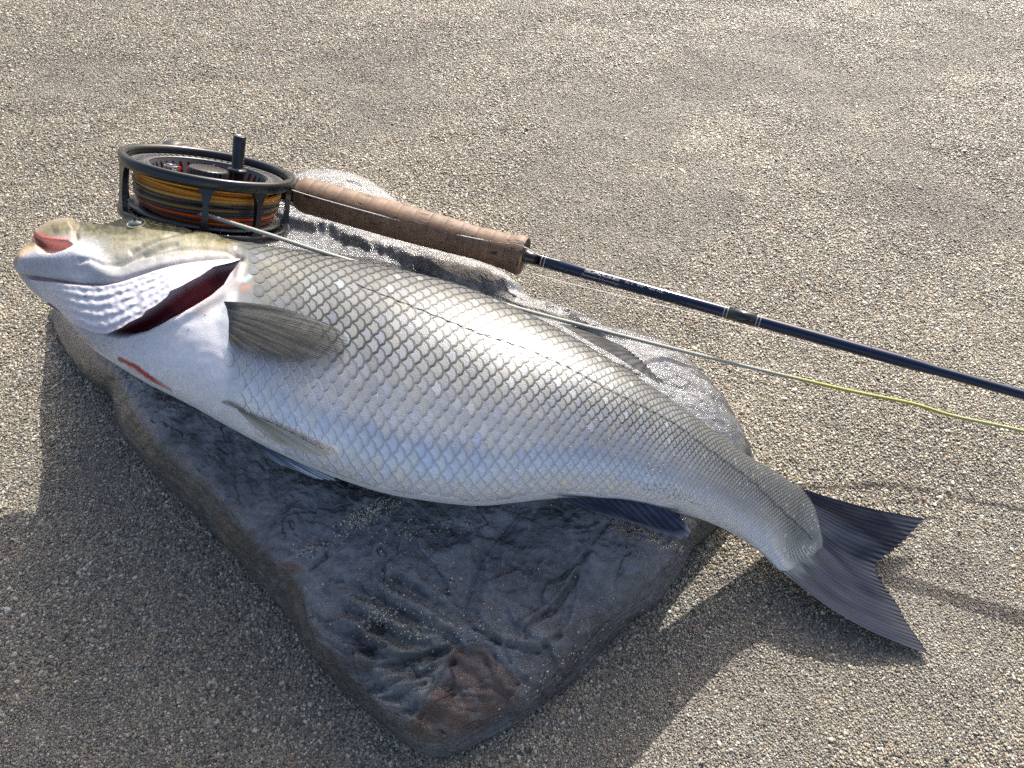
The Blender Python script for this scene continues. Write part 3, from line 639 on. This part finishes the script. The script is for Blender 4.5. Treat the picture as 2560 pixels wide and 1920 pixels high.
def grains():
    sp = .00136; xs = np.arange(-.80, .80, sp); ys = np.arange(-.02, 1.06, sp*.9)
    X, Y = np.meshgrid(xs, ys); X = X.ravel()+rng.uniform(-.5, .5, X.size)*sp; Y = Y.ravel()+rng.uniform(-.5, .5, Y.size)*sp
    lim = .34+.47*np.clip(Y, 0, 1.1)+.0
    keep = np.abs(X) < lim
    X, Y = X[keep], Y[keep]
    d = np.concatenate([sdist(X[a:a+200000], Y[a:a+200000], rb[::2]) for a in range(0, len(X), 200000)])
    k2 = d < .006; X, Y, d = X[k2], Y[k2], d[k2]
    fine = sm(.0, .5, fbm(X*5, Y*6, 11., 3)+.5*np.exp(-(np.hypot((X-.16)/.10, (Y-.12)/.06))**2)-.45*np.exp(-(np.maximum(-d, 0)/.03)**2)+.05-.25*sm(-.1, -.4, X))
    r = rng.lognormal(0, .27, len(X))*.00072*(1-.32*fine)
    r = np.where(rng.random(len(X)) < .02, r*1.6, r); r = np.where(rng.random(len(X)) < .0012, r*2.0, r); r = np.clip(r, .0004, .0021)
    Z = sand_h_fast(X, Y)+rng.normal(.00012, .0002, len(X))
    n = len(X); pal = np.array([(.34,.30,.23),(.27,.245,.20),(.20,.185,.155),(.46,.43,.37),(.62,.60,.54),(.13,.12,.105),(.055,.052,.05),(.30,.19,.11),(.38,.30,.19),(.28,.20,.17),(.24,.26,.25)])
    pw = np.array([.22,.20,.17,.13,.05,.09,.04,.014,.03,.03,.035]); pw /= pw.sum()
    C = pal[rng.choice(len(pal), n, p=pw)]*np.array([.73,.715,.655])*rng.uniform(.8, 1.2, (n, 1))*(1+.12*perlin(X*9, Y*9, 6.))[:, None]
    me = bpy.data.meshes.new('sand_grains'); me.vertices.add(n); me.vertices.foreach_set('co', np.stack([X, Y, Z], 1).ravel())
    a = me.attributes.new('gs', 'FLOAT_VECTOR', 'POINT'); a.data.foreach_set('vector', (r[:, None]*rng.uniform([.85, .75, .42], [1.3, 1.1, .66], (n, 3))).ravel())
    rot = rng.uniform([-.45, -.45, 0], [.45, .45, 6.28], (n, 3)); a = me.attributes.new('gr', 'FLOAT_VECTOR', 'POINT'); a.data.foreach_set('vector', rot.ravel())
    a = me.attributes.new('gcol', 'FLOAT_COLOR', 'POINT'); a.data.foreach_set('color', np.c_[np.clip(C, 0, .8), np.ones(n)].ravel())
    o = bpy.data.objects.new('sand_grains', me); col.objects.link(o); tag(o, kind='stuff'); mg = m_grain(); me.materials.append(mg)
    g = bpy.data.node_groups.new('scatter_grains', 'GeometryNodeTree')
    g.interface.new_socket('Geometry', in_out='INPUT', socket_type='NodeSocketGeometry'); g.interface.new_socket('Geometry', in_out='OUTPUT', socket_type='NodeSocketGeometry')
    N = g.nodes; i = N.new('NodeGroupInput'); ou = N.new('NodeGroupOutput'); ip = N.new('GeometryNodeInstanceOnPoints'); ico = N.new('GeometryNodeMeshIcoSphere')
    ico.inputs['Radius'].default_value = 1; ico.inputs['Subdivisions'].default_value = 2
    smn = N.new('GeometryNodeSetMaterial'); smn.inputs['Material'].default_value = mg
    # break the roundness: push the ball's corners about so that grains are lumpy
    sp_ = N.new('GeometryNodeSetPosition'); nz = N.new('ShaderNodeTexNoise'); nz.inputs['Scale'].default_value = 1.3; vm = N.new('ShaderNodeVectorMath'); vm.operation = 'SUBTRACT'; vm.inputs[1].default_value = (.5, .5, .5)
    vs = N.new('ShaderNodeVectorMath'); vs.operation = 'SCALE'; vs.inputs['Scale'].default_value = 1.1
    g.links.new(nz.outputs['Color'], vm.inputs[0]); g.links.new(vm.outputs[0], vs.inputs[0]); g.links.new(vs.outputs[0], sp_.inputs['Offset'])
    g.links.new(ico.outputs['Mesh'], sp_.inputs['Geometry']); g.links.new(sp_.outputs[0], smn.inputs['Geometry'])
    a1 = N.new('GeometryNodeInputNamedAttribute'); a1.data_type = 'FLOAT_VECTOR'; a1.inputs['Name'].default_value = 'gs'
    a2 = N.new('GeometryNodeInputNamedAttribute'); a2.data_type = 'FLOAT_VECTOR'; a2.inputs['Name'].default_value = 'gr'
    g.links.new(i.outputs[0], ip.inputs['Points']); g.links.new(smn.outputs[0], ip.inputs['Instance']); g.links.new(a1.outputs[0], ip.inputs['Scale']); g.links.new(a2.outputs[0], ip.inputs['Rotation'])
    g.links.new(ip.outputs[0], ou.inputs[0]); md = o.modifiers.new('scatter', 'NODES'); md.node_group = g
    print('grains', n)
def sand_h_fast(x, y):
    ix = (x+.9)/(1.8/419); iy = (y+.4)/(1.7/399); a = GZ[26:26+420, 24:24+400]
    i = np.clip(ix.astype(int), 0, 418); j = np.clip(iy.astype(int), 0, 398); fx, fy = ix-i, iy-j
    return a[i, j]*(1-fx)*(1-fy)+a[i+1, j]*fx*(1-fy)+a[i, j+1]*(1-fx)*fy+a[i+1, j+1]*fx*fy
grains()

# ---------------------------------------------------------------- fishing rod
RA = P(765, 489, .090); RB = P(2560, 987, .079); rd = norm(RB-RA); ROD_ANG = math.atan2(rd[1], rd[0])
def at_x(x):                                                # point of the rod axis seen at photo column x
    t = 0.
    lo, hi = -.6, 1.2
    for _ in range(50):
        t = (lo+hi)/2
        if Q(RA+rd*t)[0] < x: lo = t
        else: hi = t
    return t
rod = empty('fly_rod', tuple(RA), 'dark blue fly rod with a cork grip lying across the back of the rock', 'fishing rod')
cork = m_cork(); navy = simple('blue_blank', (.0012, .007, .028), .13, coat=.15, spec=.4); black = simple('black_wrap', (.004, .0045, .006), .25, coat=.3)
silver = simple('silver_trim', (.32, .31, .28), .3, .4); blk = simple('black_rubber', (.012, .012, .013), .5)
t0, t1 = at_x(752), at_x(1311); npc = 15
def cork_r(q): return np.interp(q, [0, .03, .2, .45, .62, .8, .93, .985, 1], [.0122, .0137, .0137, .0138, .0132, .0122, .0134, .0150, .0138])
for k in range(npc):
    q0, q1 = k/npc, (k+1)/npc; e = .00018; pr = []
    qq = np.linspace(q0, q1, 6); L_ = t1-t0
    for i, q in enumerate(qq):
        r = cork_r(q)+rng.normal(0, .00006)
        if i == 0: pr.append((t0+L_*q+.00003, r-e)); pr.append((t0+L_*q+.0005, r))
        elif i == 5: pr.append((t0+L_*q-.0005, r)); pr.append((t0+L_*q-.00003, r-e))
        else: pr.append((t0+L_*q, r))
    V, f = lathe(RA, rd, pr, 40); build('cork_ring', V, f, cork, rod)
tb = at_x(412)
V, f = lathe(RA, rd, [(tb, .006), (tb+.001, .011), (tb+.004, .0142), (tb+.010, .0152), (tb+.015, .0148), (tb+.0165, .0135)], 36); build('butt_cap', V, f, blk, rod)
V, f = lathe(RA, rd, [(tb+.0166, .0130), (tb+.022, .0132), (tb+.034, .0118), (tb+.045, .0104), (tb+.050, .0100)], 36); build('rear_cork', V, f, cork, rod)
V, f = lathe(RA, rd, [(tb+.0502, .0094), (tb+.055, .0098), (t0-.014, .0098), (t0-.004, .0106), (t0-.0002, .0106)], 32); build('reel_seat', V, f, black, rod)
def seg(name, x0, x1, r0, r1, mat, e=.0, n=32):
    a, b = at_x(x0), at_x(x1); V, f = lathe(RA, rd, [(a, r0), (a+e, r0+.0000), (b-e, r1), (b, r1)] if e else [(a, r0), (b, r1)], n); return build(name, V, f, mat, rod)
a, b = at_x(1311.5), at_x(1352)
V, f = lathe(RA, rd, [(a, .0058), (a+.002, .0056), (a+.004, .0048), (b, .0046)], 32); build('winding_check', V, f, black, rod)
a, b, c_ = at_x(1352), at_x(2262), at_x(2345)
V, f = lathe(RA, rd, [(a, .0045), (a+.05, .0044), (b-.02, .0042), (b, .0042), ((b+c_)/2, .0039), (c_, .0034), (at_x(2560), .0033), (at_x(2560)+1.3, .0012)], 32); build('blank', V, f, navy, rod)
seg('thread_wrap', 1818, 1888, .00465, .00465, black)
for x in (1354, 1362, 1808, 1816, 1889, 1897): seg('trim_band', x, x+2.6, .0048, .0048, silver, n=24)
seg('ferrule', 2170, 2258, .0043, .0043, navy, .001)

def text_on_rod(name, txt, x0, length, size, angle, mat, squash=1.0, bold=0):
    cu = bpy.data.curves.new(name, 'FONT'); cu.body = txt; cu.size = 1; cu.offset = bold; cu.resolution_u = 3; cu.fill_mode = 'FRONT'
    ob = bpy.data.objects.new(name, cu); col.objects.link(ob); dg = bpy.context.evaluated_depsgraph_get(); me = bpy.data.meshes.new_from_object(ob.evaluated_get(dg))
    V = np.zeros(len(me.vertices)*3); me.vertices.foreach_get('co', V); V = V.reshape(-1, 3); fs = [list(p.vertices) for p in me.polygons]
    bpy.data.objects.remove(ob); bpy.data.curves.remove(cu); bpy.data.meshes.remove(me)
    w_ = V[:, 0].max()-V[:, 0].min(); a0 = at_x(x0); L_ = at_x(x0+length)-a0
    t = a0+(V[:, 0]-V[:, 0].min())/w_*L_; yy = V[:, 1]*size; r = .00452
    X, Y, Zx = frame(rd); side = norm(np.cross(np.array([0, 0, 1.]), rd))  # away from camera, horizontal
    upv = np.cross(rd, side); th = angle+yy/r
    W = RA+rd*t[:, None]+(-side*np.cos(th)[:, None]+upv*np.sin(th)[:, None])*r
    build(name, W, fs, mat, rod, smooth=False)
white = simple('white_print', (.30, .31, .32), .4)
text_on_rod('lettering', 'SAGE', 1462, 86, .0030, math.radians(62), white, bold=.02)
text_on_rod('lettering', 'Generation 5 Technology', 1457, 92, .0024, math.radians(20), white)
text_on_rod('lettering', 'Xi 2   9\'0"   4\u215b OZ.', 1562, 98, .0024, math.radians(58), white)
text_on_rod('lettering', '\u2014', 1462, 86, .0030, math.radians(48), white)

# ---------------------------------------------------------------- fly reel
RR = .0562; HW = .0172; tc = at_x(600); rc = RA+rd*tc
view = norm(O-(rc+np.array([0, -.05, .03])))
side = norm(np.cross(rd, np.array([0, 0, 1.])))              # horizontal, towards the camera
if side[1] > 0: side = -side
upv = np.cross(side, rd); upv = upv if upv[2] > 0 else -upv
best = min(np.linspace(-1.2, 1.2, 2401), key=lambda th: abs((-side*math.sin(th)+upv*math.cos(th))@view-.20) if math.sin(th) > 0 else 9)
N_ = -side*math.sin(best)+upv*math.cos(best); M_ = side*math.cos(best)+upv*math.sin(best)
for _ in range(12):                                        # slide the reel along its seat to where the photo shows it
    cen = RA+rd*tc+M_*(RR+.0165); tc += (525-Q(cen+N_*HW)[0])/3500
rc = RA+rd*tc; cen = rc+M_*(RR+.0165); print('reel rim centre', Q(cen+N_*HW))
reel = empty('fly_reel', tuple(cen), 'black fly reel wound with orange and yellow line, standing tilted behind the fish head', 'fishing reel')
blackm = simple('black_anodised', (.009, .011, .014), .28, .2, coat=.1); greym = simple('grey_anodised', (.05, .053, .06), .4, .0)
redm = simple('red_hub', (.55, .03, .02), .4); chrome = simple('chrome', (.75, .72, .72), .12, 1.0); linm = m_fin('line_skin', 1., .3)
def loc(r, th, h): return cen+(rd*np.cos(th)[..., None]+M_*np.sin(th)[..., None])*r[..., None]+N_*h[..., None]
def ringm(name, prof, mat, n=128, parent=reel):
    th = np.linspace(0, 2*PI, n, endpoint=False); pr = np.array(prof); V = loc(pr[:, 0][:, None]+0*th, th[None]+0*pr[:, :1], pr[:, 1][:, None]+0*th)
    return build(name, V.reshape(-1, 3), gridf(len(prof), n, wrap_m=True, wrap_n=True), mat, parent)
def perf(name, prof0, prof1, n, hx, hy, mat, thick=.0012, parent=reel, seg=16, out=None):
    """band between (r,h) prof0 and prof1 with n oval holes"""
    parts = []; a = np.linspace(0, 2*PI, seg, endpoint=False)
    ca, sa = np.cos(a), np.sin(a); k = 1/np.maximum(np.abs(ca), np.abs(sa)); sq = np.stack([ca*k, sa*k], 1)*.5+.5; el = np.stack([ca*hx, sa*hy], 1)*.5+.5
    p0, p1 = np.array(prof0), np.array(prof1); d = p1-p0; nn = np.array([-d[1], d[0]]); nn /= np.linalg.norm(nn); nn *= thick/2
    Vs = []; Fs = []; o = 0
    for c in range(n):
        for s_ in (1, -1):
            for uv in (sq, el):
                th = (c+uv[:, 0])/n*2*PI; rr = p0[0]+d[0]*uv[:, 1]+nn[0]*s_; hh = p0[1]+d[1]*uv[:, 1]+nn[1]*s_
                Vs.append(loc(rr, th, hh))
        b = o; q = seg
        for i in range(q):
            j = (i+1) % q
            Fs += [[b+i, b+j, b+q+j, b+q+i], [b+2*q+i, b+3*q+i, b+3*q+j, b+2*q+j], [b+q+i, b+q+j, b+3*q+j, b+3*q+i]]
            if abs(sq[i, 1]-sq[j, 1]) < 1e-6 and (sq[i, 1] > .99 or sq[i, 1] < .01): Fs.append([b+i, b+2*q+i, b+2*q+j, b+j])
        o += 4*q
    return build(name, np.concatenate(Vs), Fs, mat, parent, smooth=False)
H = HW
ringm('top_rim', [(RR-.0045, H-.0035), (RR-.0012, H-.0046), (RR+.0008, H-.0035), (RR+.0012, H+.001), (RR+.0006, H+.0028), (RR-.0012, H+.0034), (RR-.0036, H+.0028), (RR-.0046, H+.001)], blackm, 160)
ringm('back_rim', [(RR-.005, -H-.004), (RR-.001, -H-.0048), (RR+.0006, -H-.003), (RR+.0006, -H+.0008), (RR-.0012, -H+.0022), (RR-.0046, -H+.001)], blackm, 160)
perf('back_plate', (RR-.0048, -H-.001), (RR-.018, -H-.0016), 44, .55, .72, blackm)
ringm('back_disc', [(RR-.018, -H-.0008), (RR-.018, -H-.0024), (.004, -H-.0024), (.004, -H-.0008)], blackm, 64)
for th in (20, 56, 127, 158, 205, 262, 318):                    # pillars joining the two rims
    a = math.radians(th); u = np.linspace(0, 1, 9); hs = -H+.0+(2*H-.004)*u; wd = .0018+.0034*np.abs(2*u-1)**3
    if th == 127: wd = wd+.0022
    V = []
    for h_, w_ in zip(hs, wd):
        for r_, s_ in ((RR-.0032, -1), (RR-.0032, 1), (RR+.0002, 1), (RR+.0002, -1)):
            aa = a+s_*w_/RR; V.append(loc(np.array(r_), np.array(aa), np.array(h_)))
    build('pillar', np.array(V), [list(q) for q in gridf(9, 4, wrap_m=True)]+[[0, 1, 2, 3], [35, 34, 33, 32]], blackm, reel, smooth=False)
# spool: slotted flange, dished wall with oval windows, red hub behind, floor
spool = ringm('spool', [(RR-.0055, H-.004), (RR-.0055, H-.0025), (RR-.0068, H-.0022), (RR-.0068, H-.0035)], greym, 128)
WL[spool.name] = WL[reel.name]
perf('slotted_flange', (RR-.0068, H-.0028), (RR-.0158, H-.0030), 64, .50, .80, greym, parent=spool)
ringm('flange_lip', [(RR-.0158, H-.004), (RR-.0158, H-.002), (RR-.0172, H-.0016), (RR-.0180, H-.003)], greym, 128, spool)
perf('windowed_wall', (RR-.0178, H-.003), (RR-.0222, H-.0175), 40, .56, .80, greym, parent=spool)
ringm('spool_floor', [(RR-.0225, H-.0175), (RR-.0225, H-.019), (.004, H-.019), (.004, H-.0175)], greym, 64, spool)
ringm('red_hub', [(RR-.0178, H-.0052), (RR-.0190, H-.0182), (RR-.0180, H-.0182), (RR-.0166, H-.0052)], redm, 128, spool)
ringm('arbor', [(RR-.0160, H-.006), (RR-.0160, -H+.001), (RR-.0170, -H+.001), (RR-.0170, H-.006)], simple('dark_arbor', (.03, .03, .032), .4), 64, spool)
ringm('rear_flange', [(RR-.0062, -H+.0022), (RR-.0062, -H+.0034), (RR-.019, -H+.0034), (RR-.019, -H+.0022)], greym, 96, spool)
# knurled drag cap
nk = 96; th = np.linspace(0, 2*PI, nk, endpoint=False); rows = []
DC = cen+rd*.000+M_*.0015
for r_, h_, kn in ((.0132, H-.0175, 1), (.0132, H-.0172, 1), (.0132, H-.0020, 1), (.0128, H-.0010, 0), (.0120, H-.0006, 0), (.0002, H-.0006, 0)):
    rr = r_+kn*.00035*np.cos(th*48/2+h_*900); rows.append(DC+(rd*np.cos(th)[:, None]+M_*np.sin(th)[:, None])*rr[:, None]+N_*h_)
build('drag_cap', np.concatenate(rows), gridf(len(rows), nk, wrap_m=True, flip=True), blackm, reel)
def post(name, a, r, prof, mat, parent=reel):
    c = cen+(rd*math.cos(a)+M_*math.sin(a))*r; V, f = lathe(c, N_, prof, 36); return build(name, V, f, mat, parent)
hd = post('crank_handle', math.radians(14), .0262, [(H-.0178, .0048), (H+.0028, .0048), (H+.003, .0062), (H+.0045, .0064), (H+.0052, .0058), (H+.0056, .0042), (H+.0066, .0039), (H+.0230, .0042), (H+.0262, .0042), (H+.0268, .0037)], blackm)
post('handle_cap', math.radians(14), .0262, [(H+.0269, .0034), (H+.0274, .0033)], chrome)
post('release_knob', math.radians(156), .0250, [(H-.0175, .0036), (H-.0055, .0036), (H-.0050, .0048), (H-.0040, .0050), (H-.0034, .0046), (H-.0032, .0044)], chrome)
ft = rc+M_*.0098; V, f = box(ft, (rd, N_, M_), (.030, .0052, .0016)); build('reel_foot', V, f, blackm, reel, smooth=False)
V, f = box(ft+M_*.0018, (rd, N_, M_), (.009, .012, .0016)); build('foot_stem', V, f, blackm, reel, smooth=False)
# line wound on the spool
cols_ = [(.60,.29,.03),(.58,.27,.03),(.52,.23,.03),(.50,.14,.015),(.42,.22,.05),(.30,.17,.04),(.06,.06,.05),(.05,.052,.05),(.22,.13,.04),(.055,.05,.05),(.09,.075,.06),(.60,.08,.01),(.06,.05,.05),(.58,.07,.01),(.20,.05,.02)]
for layer in range(2):
    for k in range(15):
        h0 = H-.0065-(2*H-.012)*k/14.; nn = 96; th = np.linspace(0, 2*PI, nn, endpoint=False)
        hh = h0+rng.normal(0, .0004)+.0010*np.sin(th+rng.uniform(0, 6))+.0005*np.sin(2*th+rng.uniform(0, 6))
        rr = RR-.0088-layer*.0013-.0042*((k/14.-.30)**2*2.2)+rng.normal(0, .0003)+.0004*np.sin(3*th+rng.uniform(0, 6))
        c0 = loc(rr, th, hh); q = np.linspace(0, 2*PI, 7)[:-1]; e1 = norm(c0-cen-N_*((c0-cen)@N_)[:, None])
        V = c0[:, None]+(e1[:, None]*np.cos(q)[None, :, None]+N_*np.sin(q)[None, :, None])*.00125
        cc = np.array(cols_[(k+(layer*2 if layer else 0)) % 15])*rng.uniform(.85, 1.15)
        build('line_wrap', V.reshape(-1, 3), gridf(nn, 6, wrap_m=True, wrap_n=True, flip=True), linm, spool, np.tile(cc, (nn*6, 1)))

# ---------------------------------------------------------------- fly line and leaders
def strand(name, pts, r, mat, label, cat, n=260, colf=None):
    q = np.array(pts, float); q = resample(q, n) if True else q
    W = P(q[:, 0], q[:, 1], q[:, 2]); V, f = tube(W, r, 8)
    c = None if colf is None else np.repeat(colf(q[:, 0]), 8, axis=0)
    return tag(build(name, V, f, mat, None, c), label, cat)
def lc(x): return mixc(np.tile([.30, .31, .28], (len(x), 1)), (.34, .33, .11), sm(1900, 2060, x)*(1-.35*sm(2330, 2420, x)))
strand('fly_line', [(395,496,.150),(452,520,.150),(542,546,.151),(669,586,.151),(800,629,.150),(909,661,.143),(1042,698,.138),(1200,742,.132),(1308,775,.126),(1453,813,.110),(1598,850,.092),(1706,877,.077),(1815,904,.063),(2000,948,.047),(2143,981,.040),(2281,1009,.035),(2384,1040,.032),(2560,1078,.030),(2900,1160,.028)],
       np.linspace(.0014, .00125, 260), m_fin('fly_line_skin', 1., .25), 'pale fly line running from the reel across the fish back, turning yellow towards the right', 'fishing line', colf=lc)
clear = simple('clear_monofilament', (.55, .53, .5), .2, coat=.6)
def on_rod(x, off, up): return RA+rd*at_x(x)+side*off+np.array([0, 0, up])
W = np.array([on_rod(x, o, u) for x, o, u in ((735, .0085, .0115), (800, .0088, .0105), (950, .009, .0105), (1100, .0075, .0098), (1220, .0055, .0110), (1305, .003, .0127), (1345, .001, .0064), (1400, .000, .0052))])
V, f = tube(resample(W, 90), .00042, 6); tag(build('leader_line', V, f, clear), 'thin clear leader stretched along the upper side of the cork grip', 'fishing line')
V, f = tube(P(*resample([(1330,684,.075),(1420,708,.060),(1560,742,.045),(1800,800,.03),(2040,866,.02),(2200,905,.018),(2330,930,.018),(2440,968,.022)], 90).T), .00032, 6)
tag(build('tippet_line', V, f, clear), 'very fine clear line sagging just below the blue rod', 'fishing line')

# ---------------------------------------------------------------- loose sand on fish and rock
def sprinkle(name, regions, tree, parent, label, cat, rmin, rmax, dark):
    parts_v = []; parts_c = []; faces = []; base = None
    import bmesh
    bm = bmesh.new(); bmesh.ops.create_icosphere(bm, subdivisions=1, radius=1); bv = np.array([v.co[:] for v in bm.verts]); bfc = [[v.index for v in f.verts] for f in bm.faces]; bm.free(); o = 0
    for cx, cy, sx, sy, ang, n in regions:
        for _ in range(n):
            a, b = rng.normal(0, 1, 2); x = cx+a*sx*math.cos(ang)-b*sy*math.sin(ang); y = cy+a*sx*math.sin(ang)+b*sy*math.cos(ang)
            p, nn = cast(x, y, tree)
            if p is None: continue
            if tree is rock_bvh and cast(x, y)[0] is not None: continue
            r = rng.uniform(rmin, rmax); R_ = np.linalg.qr(rng.normal(size=(3, 3)))[0]; parts_v.append(p+nn*r*.4+(bv*r*rng.uniform(.6, 1.2, 3))@R_)
            c = np.array([(.04,.035,.03),(.13,.10,.075),(.42,.36,.28),(.62,.58,.5)][rng.choice(4, p=dark)]); parts_c.append(np.tile(c, (len(bv), 1)))
            faces += [[i+o for i in f] for f in bfc]; o += len(bv)
    ob = build(name, np.concatenate(parts_v), faces, gm, parent, np.concatenate(parts_c), smooth=False); tag(ob, label, cat, kind='stuff'); return ob
gm = m_graincol()
sprinkle('sand_specks', [(1520,1120,130,80,.35,260),(1660,1228,30,12,.25,150),(1720,1250,36,16,.3,80),(1450,1010,60,60,0,50),(1330,1190,40,30,0,40),(1600,1195,60,30,.2,70),(960,1020,300,80,.1,40),(270,865,8,6,0,10),(450,760,100,60,0,8),(640,1090,80,40,0,8)], bvh, None, None, None, .00018, .00042, [.25,.4,.2,.15])
sprinkle('rock_sand', [(920,1284,34,9,-.55,420),(985,1262,14,5,-.4,90),(900,1300,40,14,-.4,120),(945,1545,34,14,-.5,160),(1000,1480,110,60,0,160),(1080,1580,60,20,-.2,80),(1250,1500,150,100,0,120),(790,1370,40,12,-.3,80),(740,1120,10,6,0,10),(1420,1640,120,20,-.7,90),(1040,1330,120,20,-.1,120)], rock_bvh, None, None, None, .0003, .0006, [.12,.2,.38,.3])
